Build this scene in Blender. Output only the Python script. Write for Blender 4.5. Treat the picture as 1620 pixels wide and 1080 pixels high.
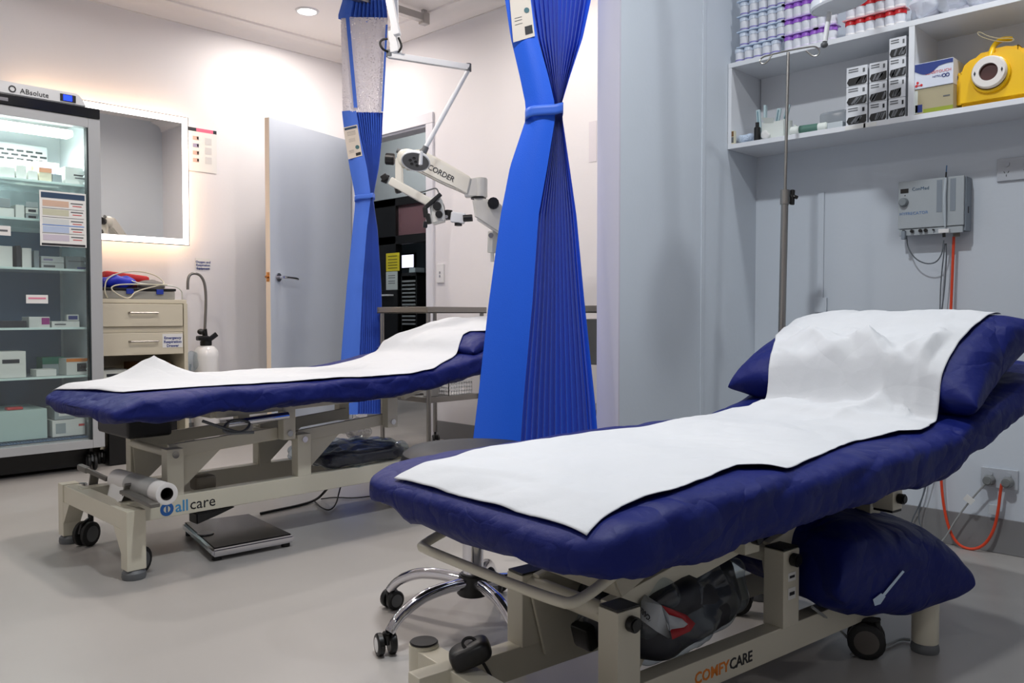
import bpy, bmesh, math, random
from mathutils import Vector, Matrix, noise
from mathutils.bvhtree import BVHTree
random.seed(7)
for o in list(bpy.data.objects): bpy.data.objects.remove(o)
sc = bpy.context.scene; COL = sc.collection
PI = math.pi; R = math.radians
V = Vector
# ------------------------------------------------------------------ camera
FPX = 1320.0; ANG = R(44.6); PIT = R(1.82); CAMP = V((0, 0, .80))
FW = V((math.cos(ANG)*math.cos(PIT), math.sin(ANG)*math.cos(PIT), -math.sin(PIT)))
RT = V((math.sin(ANG), -math.cos(ANG), 0)); UP = RT.cross(FW)
cd = bpy.data.cameras.new('camera'); cam = bpy.data.objects.new('camera', cd); COL.objects.link(cam)
cd.sensor_width = 36; cd.lens = 36*FPX/1620; cd.clip_start = .05
M3 = Matrix((RT, UP, -FW)).transposed().to_4x4(); cam.matrix_world = Matrix.Translation(CAMP) @ M3
sc.camera = cam
# ------------------------------------------------------------------ look
sc.view_settings.view_transform = 'Standard'; sc.view_settings.look = 'None'
sc.view_settings.gamma = 1; sc.view_settings.use_curve_mapping = False
sc.view_settings.exposure = 0.17
w = bpy.data.worlds.new('world'); sc.world = w; w.use_nodes = True
w.node_tree.nodes['Background'].inputs[0].default_value = (.8, .88, 1, 1)
w.node_tree.nodes['Background'].inputs[1].default_value = .02
# ceiling downlights: (x, y, watts, colour)
WARM = (1, .91, .84); COOL = (.93, .97, 1)
DOWN = [(2.86, 4.62, 14, WARM), (1.25, 4.05, 17, (1, .96, .93)), (1.5, 2.7, 16, WARM), (2.9, 2.9, 11, WARM),
        (1.29, 1.12, 25, COOL), (2.53, .50, 9, COOL), (-.5, -.3, 8, COOL), (-.3, 2.6, 10, (1, .97, .94))]
CEIL = 2.70
# ------------------------------------------------------------------ pixel helpers: where a line of sight meets a real surface
def ray(px, py): return FW*FPX + RT*(px-810) - UP*(py-540)
def at_h(px, py, h): r = ray(px, py); return CAMP + r*((h-CAMP.z)/r.z)
def at_x(px, py, x): r = ray(px, py); return CAMP + r*(x/r.x)
def at_y(px, py, y): r = ray(px, py); return CAMP + r*(y/r.y)
def at_z(px, py, z): return CAMP + ray(px, py)*(z/FPX)
# ------------------------------------------------------------------ materials
def lin(c):
    if isinstance(c, str): c = tuple(int(c[i:i+2], 16)/255 for i in (0, 2, 4))
    return tuple((x/12.92 if x <= .04045 else ((x+.055)/1.055)**2.4) for x in c[:3]) + (1,)
MATS = {}
def mat(name, col, rough=.5, metal=0, bump=None, var=0, vscale=6, spec=.5, emit=None, alpha=None, sheen=0, coat=0, trans=0):
    if name in MATS: return MATS[name]
    m = bpy.data.materials.new(name); m.use_nodes = True; nt = m.node_tree; N = nt.nodes; L = nt.links
    b = N['Principled BSDF']; c = lin(col); b.inputs['Base Color'].default_value = c
    b.inputs['Roughness'].default_value = rough; b.inputs['Metallic'].default_value = metal
    b.inputs['Specular IOR Level'].default_value = spec
    b.inputs['Sheen Weight'].default_value = sheen; b.inputs['Coat Weight'].default_value = coat
    b.inputs['Transmission Weight'].default_value = trans
    tc = N.new('ShaderNodeTexCoord')
    if var:
        n = N.new('ShaderNodeTexNoise'); n.inputs['Scale'].default_value = vscale; n.inputs['Detail'].default_value = 4
        L.new(tc.outputs['Object'], n.inputs['Vector'])
        mx = N.new('ShaderNodeMix'); mx.data_type = 'RGBA'
        mx.inputs[6].default_value = tuple(x*(1-var) for x in c[:3])+(1,); mx.inputs[7].default_value = tuple(min(1, x*(1+var)) for x in c[:3])+(1,)
        L.new(n.outputs['Fac'], mx.inputs[0]); L.new(mx.outputs[2], b.inputs['Base Color'])
    if bump:
        n = N.new('ShaderNodeTexNoise'); n.inputs['Scale'].default_value = bump[0]; n.inputs['Detail'].default_value = 5
        L.new(tc.outputs['Object'], n.inputs['Vector'])
        bp = N.new('ShaderNodeBump'); bp.inputs['Strength'].default_value = bump[1]; bp.inputs['Distance'].default_value = .01
        L.new(n.outputs['Fac'], bp.inputs['Height']); L.new(bp.outputs['Normal'], b.inputs['Normal'])
    if emit:
        b.inputs['Emission Color'].default_value = lin(emit[0]); b.inputs['Emission Strength'].default_value = emit[1]
    if alpha is not None:
        b.inputs['Alpha'].default_value = alpha
    MATS[name] = m; return m
def crease_mat(name, col, rough, scale, strength, sheen=0, vor=True, dist=.01, spec=.3):
    """crumpled sheet: large voronoi-edge folds and fine noise as bump"""
    m = mat(name, col, rough, sheen=sheen, spec=spec); nt = m.node_tree; N = nt.nodes; L = nt.links; b = N['Principled BSDF']
    tc = N['Texture Coordinate']
    dn = N.new('ShaderNodeTexNoise'); dn.inputs['Scale'].default_value = scale*.6; dn.inputs['Detail'].default_value = 3
    L.new(tc.outputs['Object'], dn.inputs['Vector'])
    mxv = N.new('ShaderNodeMix'); mxv.data_type = 'VECTOR'; mxv.inputs[0].default_value = .25
    L.new(tc.outputs['Object'], mxv.inputs[4]); L.new(dn.outputs['Color'], mxv.inputs[5])
    v = N.new('ShaderNodeTexVoronoi'); v.feature = 'DISTANCE_TO_EDGE'; v.inputs['Scale'].default_value = scale
    L.new(mxv.outputs[1], v.inputs['Vector'])
    mr = N.new('ShaderNodeMapRange'); mr.inputs['From Max'].default_value = .3; L.new(v.outputs['Distance'], mr.inputs['Value'])
    n2 = N.new('ShaderNodeTexNoise'); n2.inputs['Scale'].default_value = scale*4; n2.inputs['Detail'].default_value = 6
    L.new(tc.outputs['Object'], n2.inputs['Vector'])
    ad = N.new('ShaderNodeMath'); ad.operation = 'MULTIPLY_ADD'; ad.inputs[1].default_value = .5
    L.new(n2.outputs['Fac'], ad.inputs[0]); L.new(mr.outputs['Result'], ad.inputs[2])
    bp = N.new('ShaderNodeBump'); bp.inputs['Strength'].default_value = strength; bp.inputs['Distance'].default_value = dist
    L.new(ad.outputs[0], bp.inputs['Height']); L.new(bp.outputs['Normal'], b.inputs['Normal'])
    return m
def clear_mat(name, col, fac=.85, rough=.05, bump=None, gloss=False):
    """thin clear sheet: mostly see-through with gloss on top"""
    m = bpy.data.materials.new(name); m.use_nodes = True; nt = m.node_tree; N = nt.nodes; L = nt.links
    N.remove(N['Principled BSDF']); out = N['Material Output']
    t = N.new('ShaderNodeBsdfTransparent'); t.inputs[0].default_value = lin(col)
    p = N.new('ShaderNodeBsdfPrincipled'); p.inputs['Base Color'].default_value = lin(col); p.inputs['Roughness'].default_value = rough
    fr = N.new('ShaderNodeLayerWeight'); fr.inputs[0].default_value = .5
    pw_ = N.new('ShaderNodeMath'); pw_.operation = 'POWER'; pw_.inputs[1].default_value = 3.5; L.new(fr.outputs['Facing'], pw_.inputs[0])
    ma = N.new('ShaderNodeMath'); ma.operation = 'MULTIPLY_ADD'; ma.use_clamp = True; ma.inputs[1].default_value = .6; ma.inputs[2].default_value = 1-fac
    L.new(pw_.outputs[0], ma.inputs[0])
    if gloss:
        N.remove(p); p = N.new('ShaderNodeMixShader'); p.inputs[0].default_value = .22; g_ = N.new('ShaderNodeBsdfGlossy'); g_.inputs['Roughness'].default_value = rough
        q_ = N.new('ShaderNodeBsdfDiffuse'); q_.inputs[0].default_value = lin(col); L.new(g_.outputs[0], p.inputs[1]); L.new(q_.outputs[0], p.inputs[2])
    mx = N.new('ShaderNodeMixShader'); L.new(ma.outputs[0], mx.inputs[0]); L.new(t.outputs[0], mx.inputs[1]); L.new(p.outputs[0], mx.inputs[2])
    if bump:
        tc = N.new('ShaderNodeTexCoord'); n = N.new('ShaderNodeTexNoise'); n.inputs['Scale'].default_value = bump[0]; n.inputs['Detail'].default_value = 4
        L.new(tc.outputs['Object'], n.inputs['Vector']); bp = N.new('ShaderNodeBump'); bp.inputs['Strength'].default_value = bump[1]
        L.new(n.outputs['Fac'], bp.inputs['Height']); L.new(bp.outputs['Normal'], (g_ if gloss else p).inputs['Normal']); L.new(bp.outputs['Normal'], fr.inputs['Normal'])
    L.new(mx.outputs[0], out.inputs[0]); MATS[name] = m; return m
# ------------------------------------------------------------------ mesh builder
def basis(zd, xh=V((0, 0, 1))):
    z = V(zd).normalized()
    x = V(xh) - z*V(xh).dot(z)
    if x.length < 1e-4: x = V((1, 0, 0)) - z*z.x
    x.normalize(); y = z.cross(x)
    return x, y, z
class MB:
    def __init__(s): s.bm = bmesh.new(); s.bev = False
    def merge(s, b, mi=0):
        for f in b.faces: f.material_index = mi
        me = bpy.data.meshes.new('tmp'); b.to_mesh(me); b.free(); s.bm.from_mesh(me); bpy.data.meshes.remove(me); return s
    def box(s, c, d, bev=0, rot=None, mi=0, seg=2):
        b = bmesh.new(); bmesh.ops.create_cube(b, size=1); bmesh.ops.scale(b, vec=d, verts=b.verts)
        if bev: s.bev = True; bmesh.ops.bevel(b, geom=b.edges[:], offset=bev, segments=seg, affect='EDGES', profile=.5)
        if rot is not None: bmesh.ops.transform(b, matrix=rot.to_4x4(), verts=b.verts)
        bmesh.ops.translate(b, vec=V(c), verts=b.verts); return s.merge(b, mi)
    def span(s, a, b_, bev=0, mi=0): # box from corner to corner
        a = V(a); b_ = V(b_); return s.box((a+b_)/2, [abs(x) for x in (b_-a)], bev, mi=mi)
    def bar(s, p, q, w, h, up=(0, 0, 1), bev=0, mi=0): # box along p-q
        p = V(p); q = V(q); y, x, z = basis(q-p, up)
        m = Matrix((x, y, z)).transposed()
        return s.box((p+q)/2, (w, h, (q-p).length), bev, rot=m, mi=mi)
    def cyl(s, p, q, r, r2=None, seg=20, bev=0, mi=0):
        p = V(p); q = V(q); x, y, z = basis(q-p); b = bmesh.new()
        bmesh.ops.create_cone(b, cap_ends=True, segments=seg, radius1=r, radius2=r if r2 is None else r2, depth=(q-p).length)
        if bev:
            s.bev = True; e = [e for e in b.edges if all(abs(abs(v.co.z)-(q-p).length/2) < 1e-6 for v in e.verts) and abs(e.verts[0].co.z-e.verts[1].co.z) < 1e-6]
            bmesh.ops.bevel(b, geom=e, offset=bev, segments=2, affect='EDGES')
        bmesh.ops.transform(b, matrix=Matrix.Translation((p+q)/2) @ Matrix((x, y, z)).transposed().to_4x4(), verts=b.verts)
        return s.merge(b, mi)
    def tube(s, pts, r, seg=8, smooth=0, closed=False, mi=0):
        pts = [V(p) for p in pts]
        for _ in range(smooth):
            n = [pts[0]] if not closed else []
            for i in range(len(pts)-(0 if closed else 1)):
                a, b_ = pts[i], pts[(i+1) % len(pts)]; n += [a*.75+b_*.25, a*.25+b_*.75]
            if not closed: n.append(pts[-1])
            pts = n
        b = bmesh.new(); rings = []; n = len(pts); x = None
        for i, p in enumerate(pts):
            if closed: t = pts[(i+1) % n]-pts[i-1]
            else: t = pts[min(i+1, n-1)]-pts[max(i-1, 0)]
            t = t.normalized()
            if x is None: x = basis(t)[0]
            x = x - t*x.dot(t); x.normalize(); y = t.cross(x)
            rr = r[i*len(r)//n] if isinstance(r, (list, tuple)) else r
            rings.append([b.verts.new(p + (x*math.cos(a)+y*math.sin(a))*rr) for a in [2*PI*k/seg for k in range(seg)]])
        for i in range(n if closed else n-1):
            A, B = rings[i], rings[(i+1) % n]
            for k in range(seg): b.faces.new((A[k], A[(k+1) % seg], B[(k+1) % seg], B[k]))
        if not closed: b.faces.new(rings[0][::-1]); b.faces.new(rings[-1])
        return s.merge(b, mi)
    def lathe(s, prof, c=(0, 0, 0), axis=(0, 0, 1), seg=24, mi=0):
        x, y, z = basis(axis); c = V(c); b = bmesh.new(); rings = []
        for r, h in prof:
            if r < 1e-5: rings.append([b.verts.new(c+z*h)])
            else: rings.append([b.verts.new(c+z*h+(x*math.cos(a)+y*math.sin(a))*r) for a in [2*PI*k/seg for k in range(seg)]])
        for A, B in zip(rings, rings[1:]):
            for k in range(seg):
                k2 = (k+1) % seg
                if len(A) == 1 and len(B) == 1: continue
                if len(A) == 1: b.faces.new((A[0], B[k2], B[k]))
                elif len(B) == 1: b.faces.new((A[k], A[k2], B[0]))
                else: b.faces.new((A[k], A[k2], B[k2], B[k]))
        return s.merge(b, mi)
    def ell(s, c, rad, rot=None, e=1.0, seg=24, rings=14, mi=0, nz=0, ns=8, seed=0):
        """superellipsoid (e<1 boxier), optional lumpy noise"""
        b = bmesh.new(); bmesh.ops.create_uvsphere(b, u_segments=seg, v_segments=rings, radius=1)
        for v in b.verts:
            q = v.co; q2 = V([math.copysign(abs(t)**e, t) for t in q])
            m = (sum(abs(t)**(2/e) for t in q2))**(e/2) or 1
            v.co = V([q2[i]/m*rad[i] for i in range(3)])
        if nz:
            b.normal_update()
            for v in b.verts: v.co += v.normal*nz*noise.noise(v.co*ns+V((seed, seed*2.3, 0)))
        if rot is not None: bmesh.ops.transform(b, matrix=rot.to_4x4(), verts=b.verts)
        bmesh.ops.translate(b, vec=V(c), verts=b.verts); return s.merge(b, mi)
    def prism(s, pts, depth, bev=0, mi=0): # polygon of 3-D points, pushed both ways along vector depth/2
        b = bmesh.new(); d = V(depth)/2; A = [b.verts.new(V(p)-d) for p in pts]; B = [b.verts.new(V(p)+d) for p in pts]; n = len(pts)
        b.faces.new(A); b.faces.new(B[::-1])
        for i in range(n): b.faces.new((A[i], B[i], B[(i+1) % n], A[(i+1) % n]))
        bmesh.ops.recalc_face_normals(b, faces=b.faces[:])
        if bev: s.bev = True; bmesh.ops.bevel(b, geom=b.edges[:], offset=bev, segments=2, affect='EDGES')
        return s.merge(b, mi)
    def grid(s, f, nu, nv, mi=0, closev=False, cap=False):
        b = bmesh.new(); g = [[b.verts.new(f(i/(nu-1), j/(nv if closev else nv-1))) for j in range(nv)] for i in range(nu)]
        for i in range(nu-1):
            for j in range(nv if closev else nv-1):
                j2 = (j+1) % nv; b.faces.new((g[i][j], g[i+1][j], g[i+1][j2], g[i][j2]))
        if cap: b.faces.new(g[0]); b.faces.new(g[-1][::-1])
        bmesh.ops.recalc_face_normals(b, faces=b.faces[:])
        return s.merge(b, mi)
    def build(s, name, m, parent=None, frame=None, smooth=38, solid=0, nobase=False):
        bm = s.bm
        if frame is not None: bm.transform(frame)
        me = bpy.data.meshes.new(name); ob = bpy.data.objects.new(name, me); COL.objects.link(ob)
        if parent is not None:
            bm.transform(WM[parent.name].inverted()); ob.parent = parent; WM[ob.name] = WM[parent.name].copy()
        else:
            xs = [v.co for v in bm.verts]
            c = V(((min(v.x for v in xs)+max(v.x for v in xs))/2, (min(v.y for v in xs)+max(v.y for v in xs))/2, min(v.z for v in xs)))
            bmesh.ops.translate(bm, vec=-c, verts=bm.verts); ob.location = c; WM[ob.name] = Matrix.Translation(c)
        bm.to_mesh(me); bm.free()
        for mm in (m if isinstance(m, (list, tuple)) else [m]): me.materials.append(mm)
        me.polygons.foreach_set('use_smooth', [True]*len(me.polygons)); me.set_sharp_from_angle(angle=R(smooth))
        if solid:
            md = ob.modifiers.new('thickness', 'SOLIDIFY'); md.thickness = solid; md.offset = 0
        if s.bev:
            md = ob.modifiers.new('normals', 'WEIGHTED_NORMAL'); md.keep_sharp = True; md.weight = 80
        me.update(); return ob
WM = {}
def tag(o, label, cat, group=None):
    o['label'] = label; o['category'] = cat
    if group: o['group'] = group
    return o
def thing(name, label, cat, loc=(0, 0, 0), rotz=0, group=None):
    o = bpy.data.objects.new(name, None); COL.objects.link(o); o.location = loc; o.rotation_euler = (0, 0, rotz); o.empty_display_size = .05
    WM[o.name] = Matrix.Translation(V(loc)) @ Matrix.Rotation(rotz, 4, 'Z'); return tag(o, label, cat, group)
def struct(o): o['kind'] = 'structure'; return o
def dup(root, loc, rotz=None, label=None, group=None):
    def cp(o, par):
        c = o.copy(); COL.objects.link(c)
        if par is not None: c.parent = par
        for ch in KIDS.get(o.name, []): cp(ch, c)
        return c
    r = cp(root, None); r.location = loc
    if rotz is not None: r.rotation_euler = (0, 0, rotz)
    if label: r['label'] = label
    if group: r['group'] = group
    return r
KIDS = {}
def kids(root):
    def rec(o):
        KIDS[o.name] = [c for c in bpy.data.objects if c.parent == o]
        for c in KIDS[o.name]: rec(c)
    rec(root); return root
def text(name, s, size, m, parent, o, xd, yd, align='LEFT', frame=None, space=1, line=1, ext=.0004, bold=0):
    cu = bpy.data.curves.new(name, 'FONT'); cu.body = s; cu.size = size; cu.align_x = align; cu.extrude = ext
    cu.space_character = space; cu.space_line = line; cu.resolution_u = 2; cu.offset = bold
    t = bpy.data.objects.new(name+'_curve', cu); COL.objects.link(t); bpy.context.view_layer.update()
    me = bpy.data.meshes.new_from_object(t.evaluated_get(bpy.context.evaluated_depsgraph_get()))
    bpy.data.objects.remove(t); bpy.data.curves.remove(cu)
    mb = MB(); mb.bm.from_mesh(me); bpy.data.meshes.remove(me)
    x = V(xd).normalized(); y = V(yd); y = (y-x*y.dot(x)).normalized(); z = x.cross(y)
    mb.bm.transform(Matrix.Translation(V(o)) @ Matrix((x, y, z)).transposed().to_4x4())
    return mb.build(name, m, parent, frame=frame)
def lerp(a, b, t): return a+(b-a)*t
def pw(x, pts): # piecewise linear
    if x <= pts[0][0]: return pts[0][1]
    for (a, ya), (b, yb) in zip(pts, pts[1:]):
        if x <= b: return ya+(yb-ya)*(x-a)/(b-a)
    return pts[-1][1]
def sm(x): x = max(0, min(1, x)); return x*x*(3-2*x)
# ------------------------------------------------------------------ palette
wallw = mat('wall_paint', (.90, .89, .895), .55, bump=(60, .04), var=.02, vscale=2)
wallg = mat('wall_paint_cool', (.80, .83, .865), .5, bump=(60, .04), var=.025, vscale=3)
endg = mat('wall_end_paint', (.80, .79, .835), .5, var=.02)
ceilm = mat('ceiling_paint', (.97, .95, .935), .7)
skirt = mat('skirting_vinyl', (.50, .50, .505), .45)
cream = mat('cream_enamel', (.80, .78, .71), .35)
cream2 = mat('cream_enamel_second', (.80, .78, .71), .35)  # same colour as the first cream enamel
steel = mat('brushed_steel', (.62, .61, .595), .30, 1, bump=(120, .05))
chrome = mat('chrome', (.85, .85, .87), .08, 1)
blackp = mat('black_plastic', (.03, .03, .033), .4)
blackr = mat('black_rubber', (.05, .05, .055), .6)
greyp = mat('grey_plastic', (.36, .37, .38), .45)
whitep = mat('white_plastic', (.90, .90, .90), .35)
whitem = mat('white_enamel', (.86, .87, .88), .3)
paperm = crease_mat('couch_paper', (.765, .775, .79), .75, 4, .30, dist=.012)
card = mat('white_card', (.88, .88, .87), .7)
navy = crease_mat('navy_nonwoven', (.036, .088, .365), .55, 8, .45, dist=.012, spec=.22)
curt = mat('curtain_blue', (.10, .37, .87), .5, bump=(300, .1), sheen=.1, spec=.35)
curt2 = mat('curtain_blue_soft', (.27, .45, .86), .5, bump=(300, .1), sheen=.1, spec=.35)
ink = mat('ink_black', (.08, .08, .1), .6); inkb = mat('ink_blue', (.15, .22, .5), .6)
glass = clear_mat('door_glass', (.98, .99, .99), .97, .02)
film = clear_mat('plastic_film', (.9, .93, .95), .93, .14, bump=(26, .9), gloss=True)
# ================================================================== the room
def wall(name, a, b_, m): return struct(MB().span(a, b_).build(name, m))
fl = mat('floor_vinyl', (.63, .615, .60), .32, var=.03, vscale=5, spec=.5)
N = fl.node_tree.nodes; L = fl.node_tree.links
n = N.new('ShaderNodeTexNoise'); n.inputs['Scale'].default_value = 2.2; n.inputs['Detail'].default_value = 3
mr = N.new('ShaderNodeMapRange'); mr.inputs['From Min'].default_value = .35; mr.inputs['From Max'].default_value = .65
mr.inputs['To Min'].default_value = .30; mr.inputs['To Max'].default_value = .38; mr.interpolation_type = 'SMOOTHSTEP'
L.new(N['Texture Coordinate'].outputs['Object'], n.inputs['Vector']); L.new(n.outputs['Fac'], mr.inputs['Value']); L.new(mr.outputs['Result'], N['Principled BSDF'].inputs['Roughness'])
wall('floor', (-2, -2.2, -.1), (7, 9, 0), fl)
wall('ceiling', (-2, -2.2, CEIL), (3.6, 5.25, CEIL+.1), ceilm)
wall('wall_left', (-2, 5.15, 0), (3.6, 5.25, CEIL), wallw)
XS, XB, YP = 3.13, 3.5, 1.69
wall('wall_right', (XS, -2.2, 0), (XS+.1, YP, CEIL), wallg)
wall('wall_partition', (2.22+.002, YP, 0), (XB, YP+.09, CEIL), wallg)
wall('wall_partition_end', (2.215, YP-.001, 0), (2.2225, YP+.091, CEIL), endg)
DY0, DY1, DH = 4.22, 5.06, 2.04
bw = MB().span((XB, YP+.09, 0), (XB+.1, DY0, CEIL)).span((XB, DY1, 0), (XB+.1, 5.15, CEIL)).span((XB, DY0, DH), (XB+.1, DY1, CEIL))
struct(bw.build('wall_back', wallw))
wall('wall_near', (-2, -2.2, 0), (XS+.1, -2.1, CEIL), wallw)
wall('wall_entry', (-2, -2.1, 0), (-1.9, 5.15, CEIL), wallw)
# cornice
struct(MB().prism([(-1.9, 5.15, 2.61), (-1.9, 5.15, CEIL), (-1.9, 5.05, CEIL), (-1.9, 5.08, 2.635)], (0, 0, 0) if 0 else (.0001, 0, 0)).build('trim_9', ceilm)) if 0 else None
def cove(name, a, b_, inn):
    a = V(a); b_ = V(b_); inn = V(inn); pts = []
    mid = (a+b_)/2
    for k in range(7):
        t = k/6*PI/2; pts.append(mid + inn*(.09*(1-math.cos(t)) if 0 else .09*(1-math.sin(t)) if 0 else .01+.08*(1-math.cos(t))) + V((0, 0, 2.61-mid.z+.07*math.sin(t))))
    pts = [mid+V((0, 0, 2.61-mid.z)), mid+inn*.012+V((0, 0, 2.61-mid.z))] + pts + [mid+inn*.105+V((0, 0, 2.688-mid.z)), mid+inn*.105+V((0, 0, CEIL-mid.z)), mid+V((0, 0, CEIL-mid.z))]
    struct(MB().prism(pts, b_-a).build(name, ceilm))
cove('trim_1', (-1.9, 5.15, 0), (XB, 5.15, 0), (0, -1, 0))
cove('trim_2', (XB, YP+.09, 0), (XB, 5.15, 0), (-1, 0, 0))
# skirting
def sk(name, a, b_): struct(MB().span(a, b_, .003).build(name, skirt))
sk('baseboard_right', (XS-.006, -2.1, 0), (XS, YP, .118))
sk('baseboard_partition', (2.22, YP-.006, 0), (XS, YP, .118))
sk('baseboard_partition_end', (2.209, YP-.006, 0), (2.215, YP+.096, .118))
sk('baseboard_partition_far', (2.22, YP+.09, 0), (XB, YP+.096, .118))
sk('baseboard_back', (XB-.006, YP+.1, 0), (XB, DY0-.07, .118))
sk('baseboard_left', (-1.9, 5.144, 0), (XB-.01, 5.15, .118))
# vertical cover strip on the partition, conduit strip on the right wall
px = at_y(1111, 400, YP).x
struct(MB().span((px-.012, YP-.004, .118), (px+.012, YP, 2.2), .0015).build('trim_3', wallg))
q = at_x(1299, 400, XS)
struct(MB().span((XS-.006, q.y-.012, .84), (XS, q.y+.012, 1.27), .002).build('trim_4', wallg))
# door frame (architrave and jambs)
fr = MB()
for y in (DY0, DY1):
    s_ = 1 if y == DY0 else -1
    fr.span((XB-.015, y-.065*s_, 0), (XB+.001, y+.004*s_, DH-.005), .002)
    fr.span((XB+.002, y+.001*s_, 0), (XB+.1, y+.018*s_, DH-.001), .001)
fr.span((XB-.015, DY0-.065, DH-.004), (XB+.001, DY1+.065, DH+.065), .003).span((XB+.002, DY0+.019, DH-.018), (XB+.1, DY1-.019, DH-.001), .001)
struct(fr.build('trim_5', mat('frame_paint', (.86, .86, .88), .35)))
# open door leaf
hinge = V((3.46, 5.055, 0)); free = V((2.695, 4.81, 0)); dd = (free-hinge).normalized(); dn = V((-dd.y, dd.x, 0))
if dn.dot(-FW) < 0: dn = -dn
doorm = mat('door_paint', (.76, .795, .84), .35, var=.02)
door = thing('door_1', 'pale blue-grey door leaf standing open into the room against the left wall', 'door', hinge)
door['kind'] = 'structure'
MB().bar(hinge+V((0, 0, 1.03)), hinge+dd*.82+V((0, 0, 1.03)), .04, 2.02).build('leaf', doorm, door) if 0 else None
x_, z_ = dd, V((0, 0, 1)); rotm = Matrix((dd, -dn if dd.cross(-dn).z > 0 else dn, V((0, 0, 1)))).transposed()
MB().box(hinge+dd*.41+V((0, 0, 1.03)), (.82, .04, 2.02), .002, rot=rotm).build('leaf', doorm, door)
MB().box(hinge+dd*.8205+V((0, 0, 1.03)), (.0015, .036, 2.015), rot=rotm).build('edge_strip', mat('door_edge_paint', (.93, .86, .78), .4), door)
hc = hinge+dd*.755+dn*.02+V((0, 0, 1.04))
h = MB().cyl(hc, hc+dn*.012, .027, bev=.003).cyl(hc+dn*.01, hc+dn*.05, .009).tube([hc+dn*.048, hc+dn*.052-dd*.03, hc+dn*.05-dd*.12+V((0, 0, -.004)), hc+dn*.045-dd*.135+V((0, 0, -.008))], .009, 10, 2)
h.build('door_handle', chrome, door)
lk = hinge+dd*.822+V((0, 0, 1.04))
MB().box(lk, (.003, .024, .06), rot=rotm).cyl(lk, lk+dd*.02, .008).build('latch', mat('brass', (.75, .55, .35), .25, 1), door)
# ---------------------------------------------------------------- corridor beyond the door
wall('ceiling_corridor', (3.6, 3.4, CEIL), (6.5, 9, CEIL+.1), ceilm)
wall('wall_corridor_right', (3.6, 3.3, 0), (6.5, 3.4, CEIL), wallg)
wall('wall_corridor_left', (3.5, 8.9, 0), (6.5, 9.0, CEIL), wallg)
wall('wall_corridor_return', (3.5, 5.25, 0), (3.6, 9.0, CEIL), wallg)
wall('wall_corridor_end', (5.2, 3.4, 1.98), (5.3, 9, CEIL), mat('corridor_bulkhead', (.55, .57, .57), .6))
wall('wall_office_back', (6.4, 3.4, 0), (6.5, 9, CEIL), mat('office_wall', (.40, .47, .50), .6))
bf = MB(); dark = mat('black_frame', (.045, .04, .04), .4)
for y0, y1 in ((3.4, 3.5), (5.9, 6.0), (6.78, 7.25), (8.3, 8.9)): bf.span((5.2, y0, 0), (5.28, y1, 1.98), .004)
bf.span((5.2, 3.4, 1.90), (5.28, 8.9, 1.98), .004).span((5.2, 3.4, 1.515), (5.28, 8.9, 1.60), .004).span((5.2, 3.4, 0), (5.28, 8.9, .12), .004)
wf = struct(bf.build('window_1', dark))
MB().span((5.235, 3.5, 1.60), (5.245, 8.3, 1.90)).build('tinted_pane', clear_mat('tinted_pane', (.75, .6, .62), .80, .1), wf)
# ================================================================== ceiling lights
lensm = mat('downlight_lens', (1, .98, .95), .4, emit=((1, .97, .93), 14))
for i, (x, y, wt, colr) in enumerate(DOWN):
    place = ['over the open door', 'over the fridge side of the room', 'over the far bed', 'beside the partition in the far bay',
             'over the near bed foot', 'behind the near bed', 'above the near doorway side', 'over the open floor at left'][i]
    t = thing('downlight', 'round recessed ceiling downlight ' + place, 'ceiling light', (x, y, CEIL), group='recessed ceiling downlights')
    MB().lathe([(.055, -.002), (.058, -.008), (.07, -.008), (.074, 0), (.055, .004)], (x, y, CEIL)).build('rim', whitep, t)
    MB().cyl((x, y, CEIL-.004), (x, y, CEIL-.001), .055).build('lens', lensm, t)
    ld = bpy.data.lights.new('downlight_lamp', 'AREA'); ld.shape = 'DISK'; ld.size = .14; ld.energy = wt; ld.color = colr; ld.spread = R(165)
    lo = bpy.data.objects.new('downlight_lamp', ld); COL.objects.link(lo); lo.parent = t; lo.location = (0, 0, -.012)
ld = bpy.data.lights.new('corridor_lamp', 'POINT'); ld.energy = 26; ld.shadow_soft_size = .1; ld.color = (.95, .97, 1)
lo = bpy.data.objects.new('corridor_lamp', ld); COL.objects.link(lo); lo.location = (4.4, 6.2, 2.5)
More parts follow.
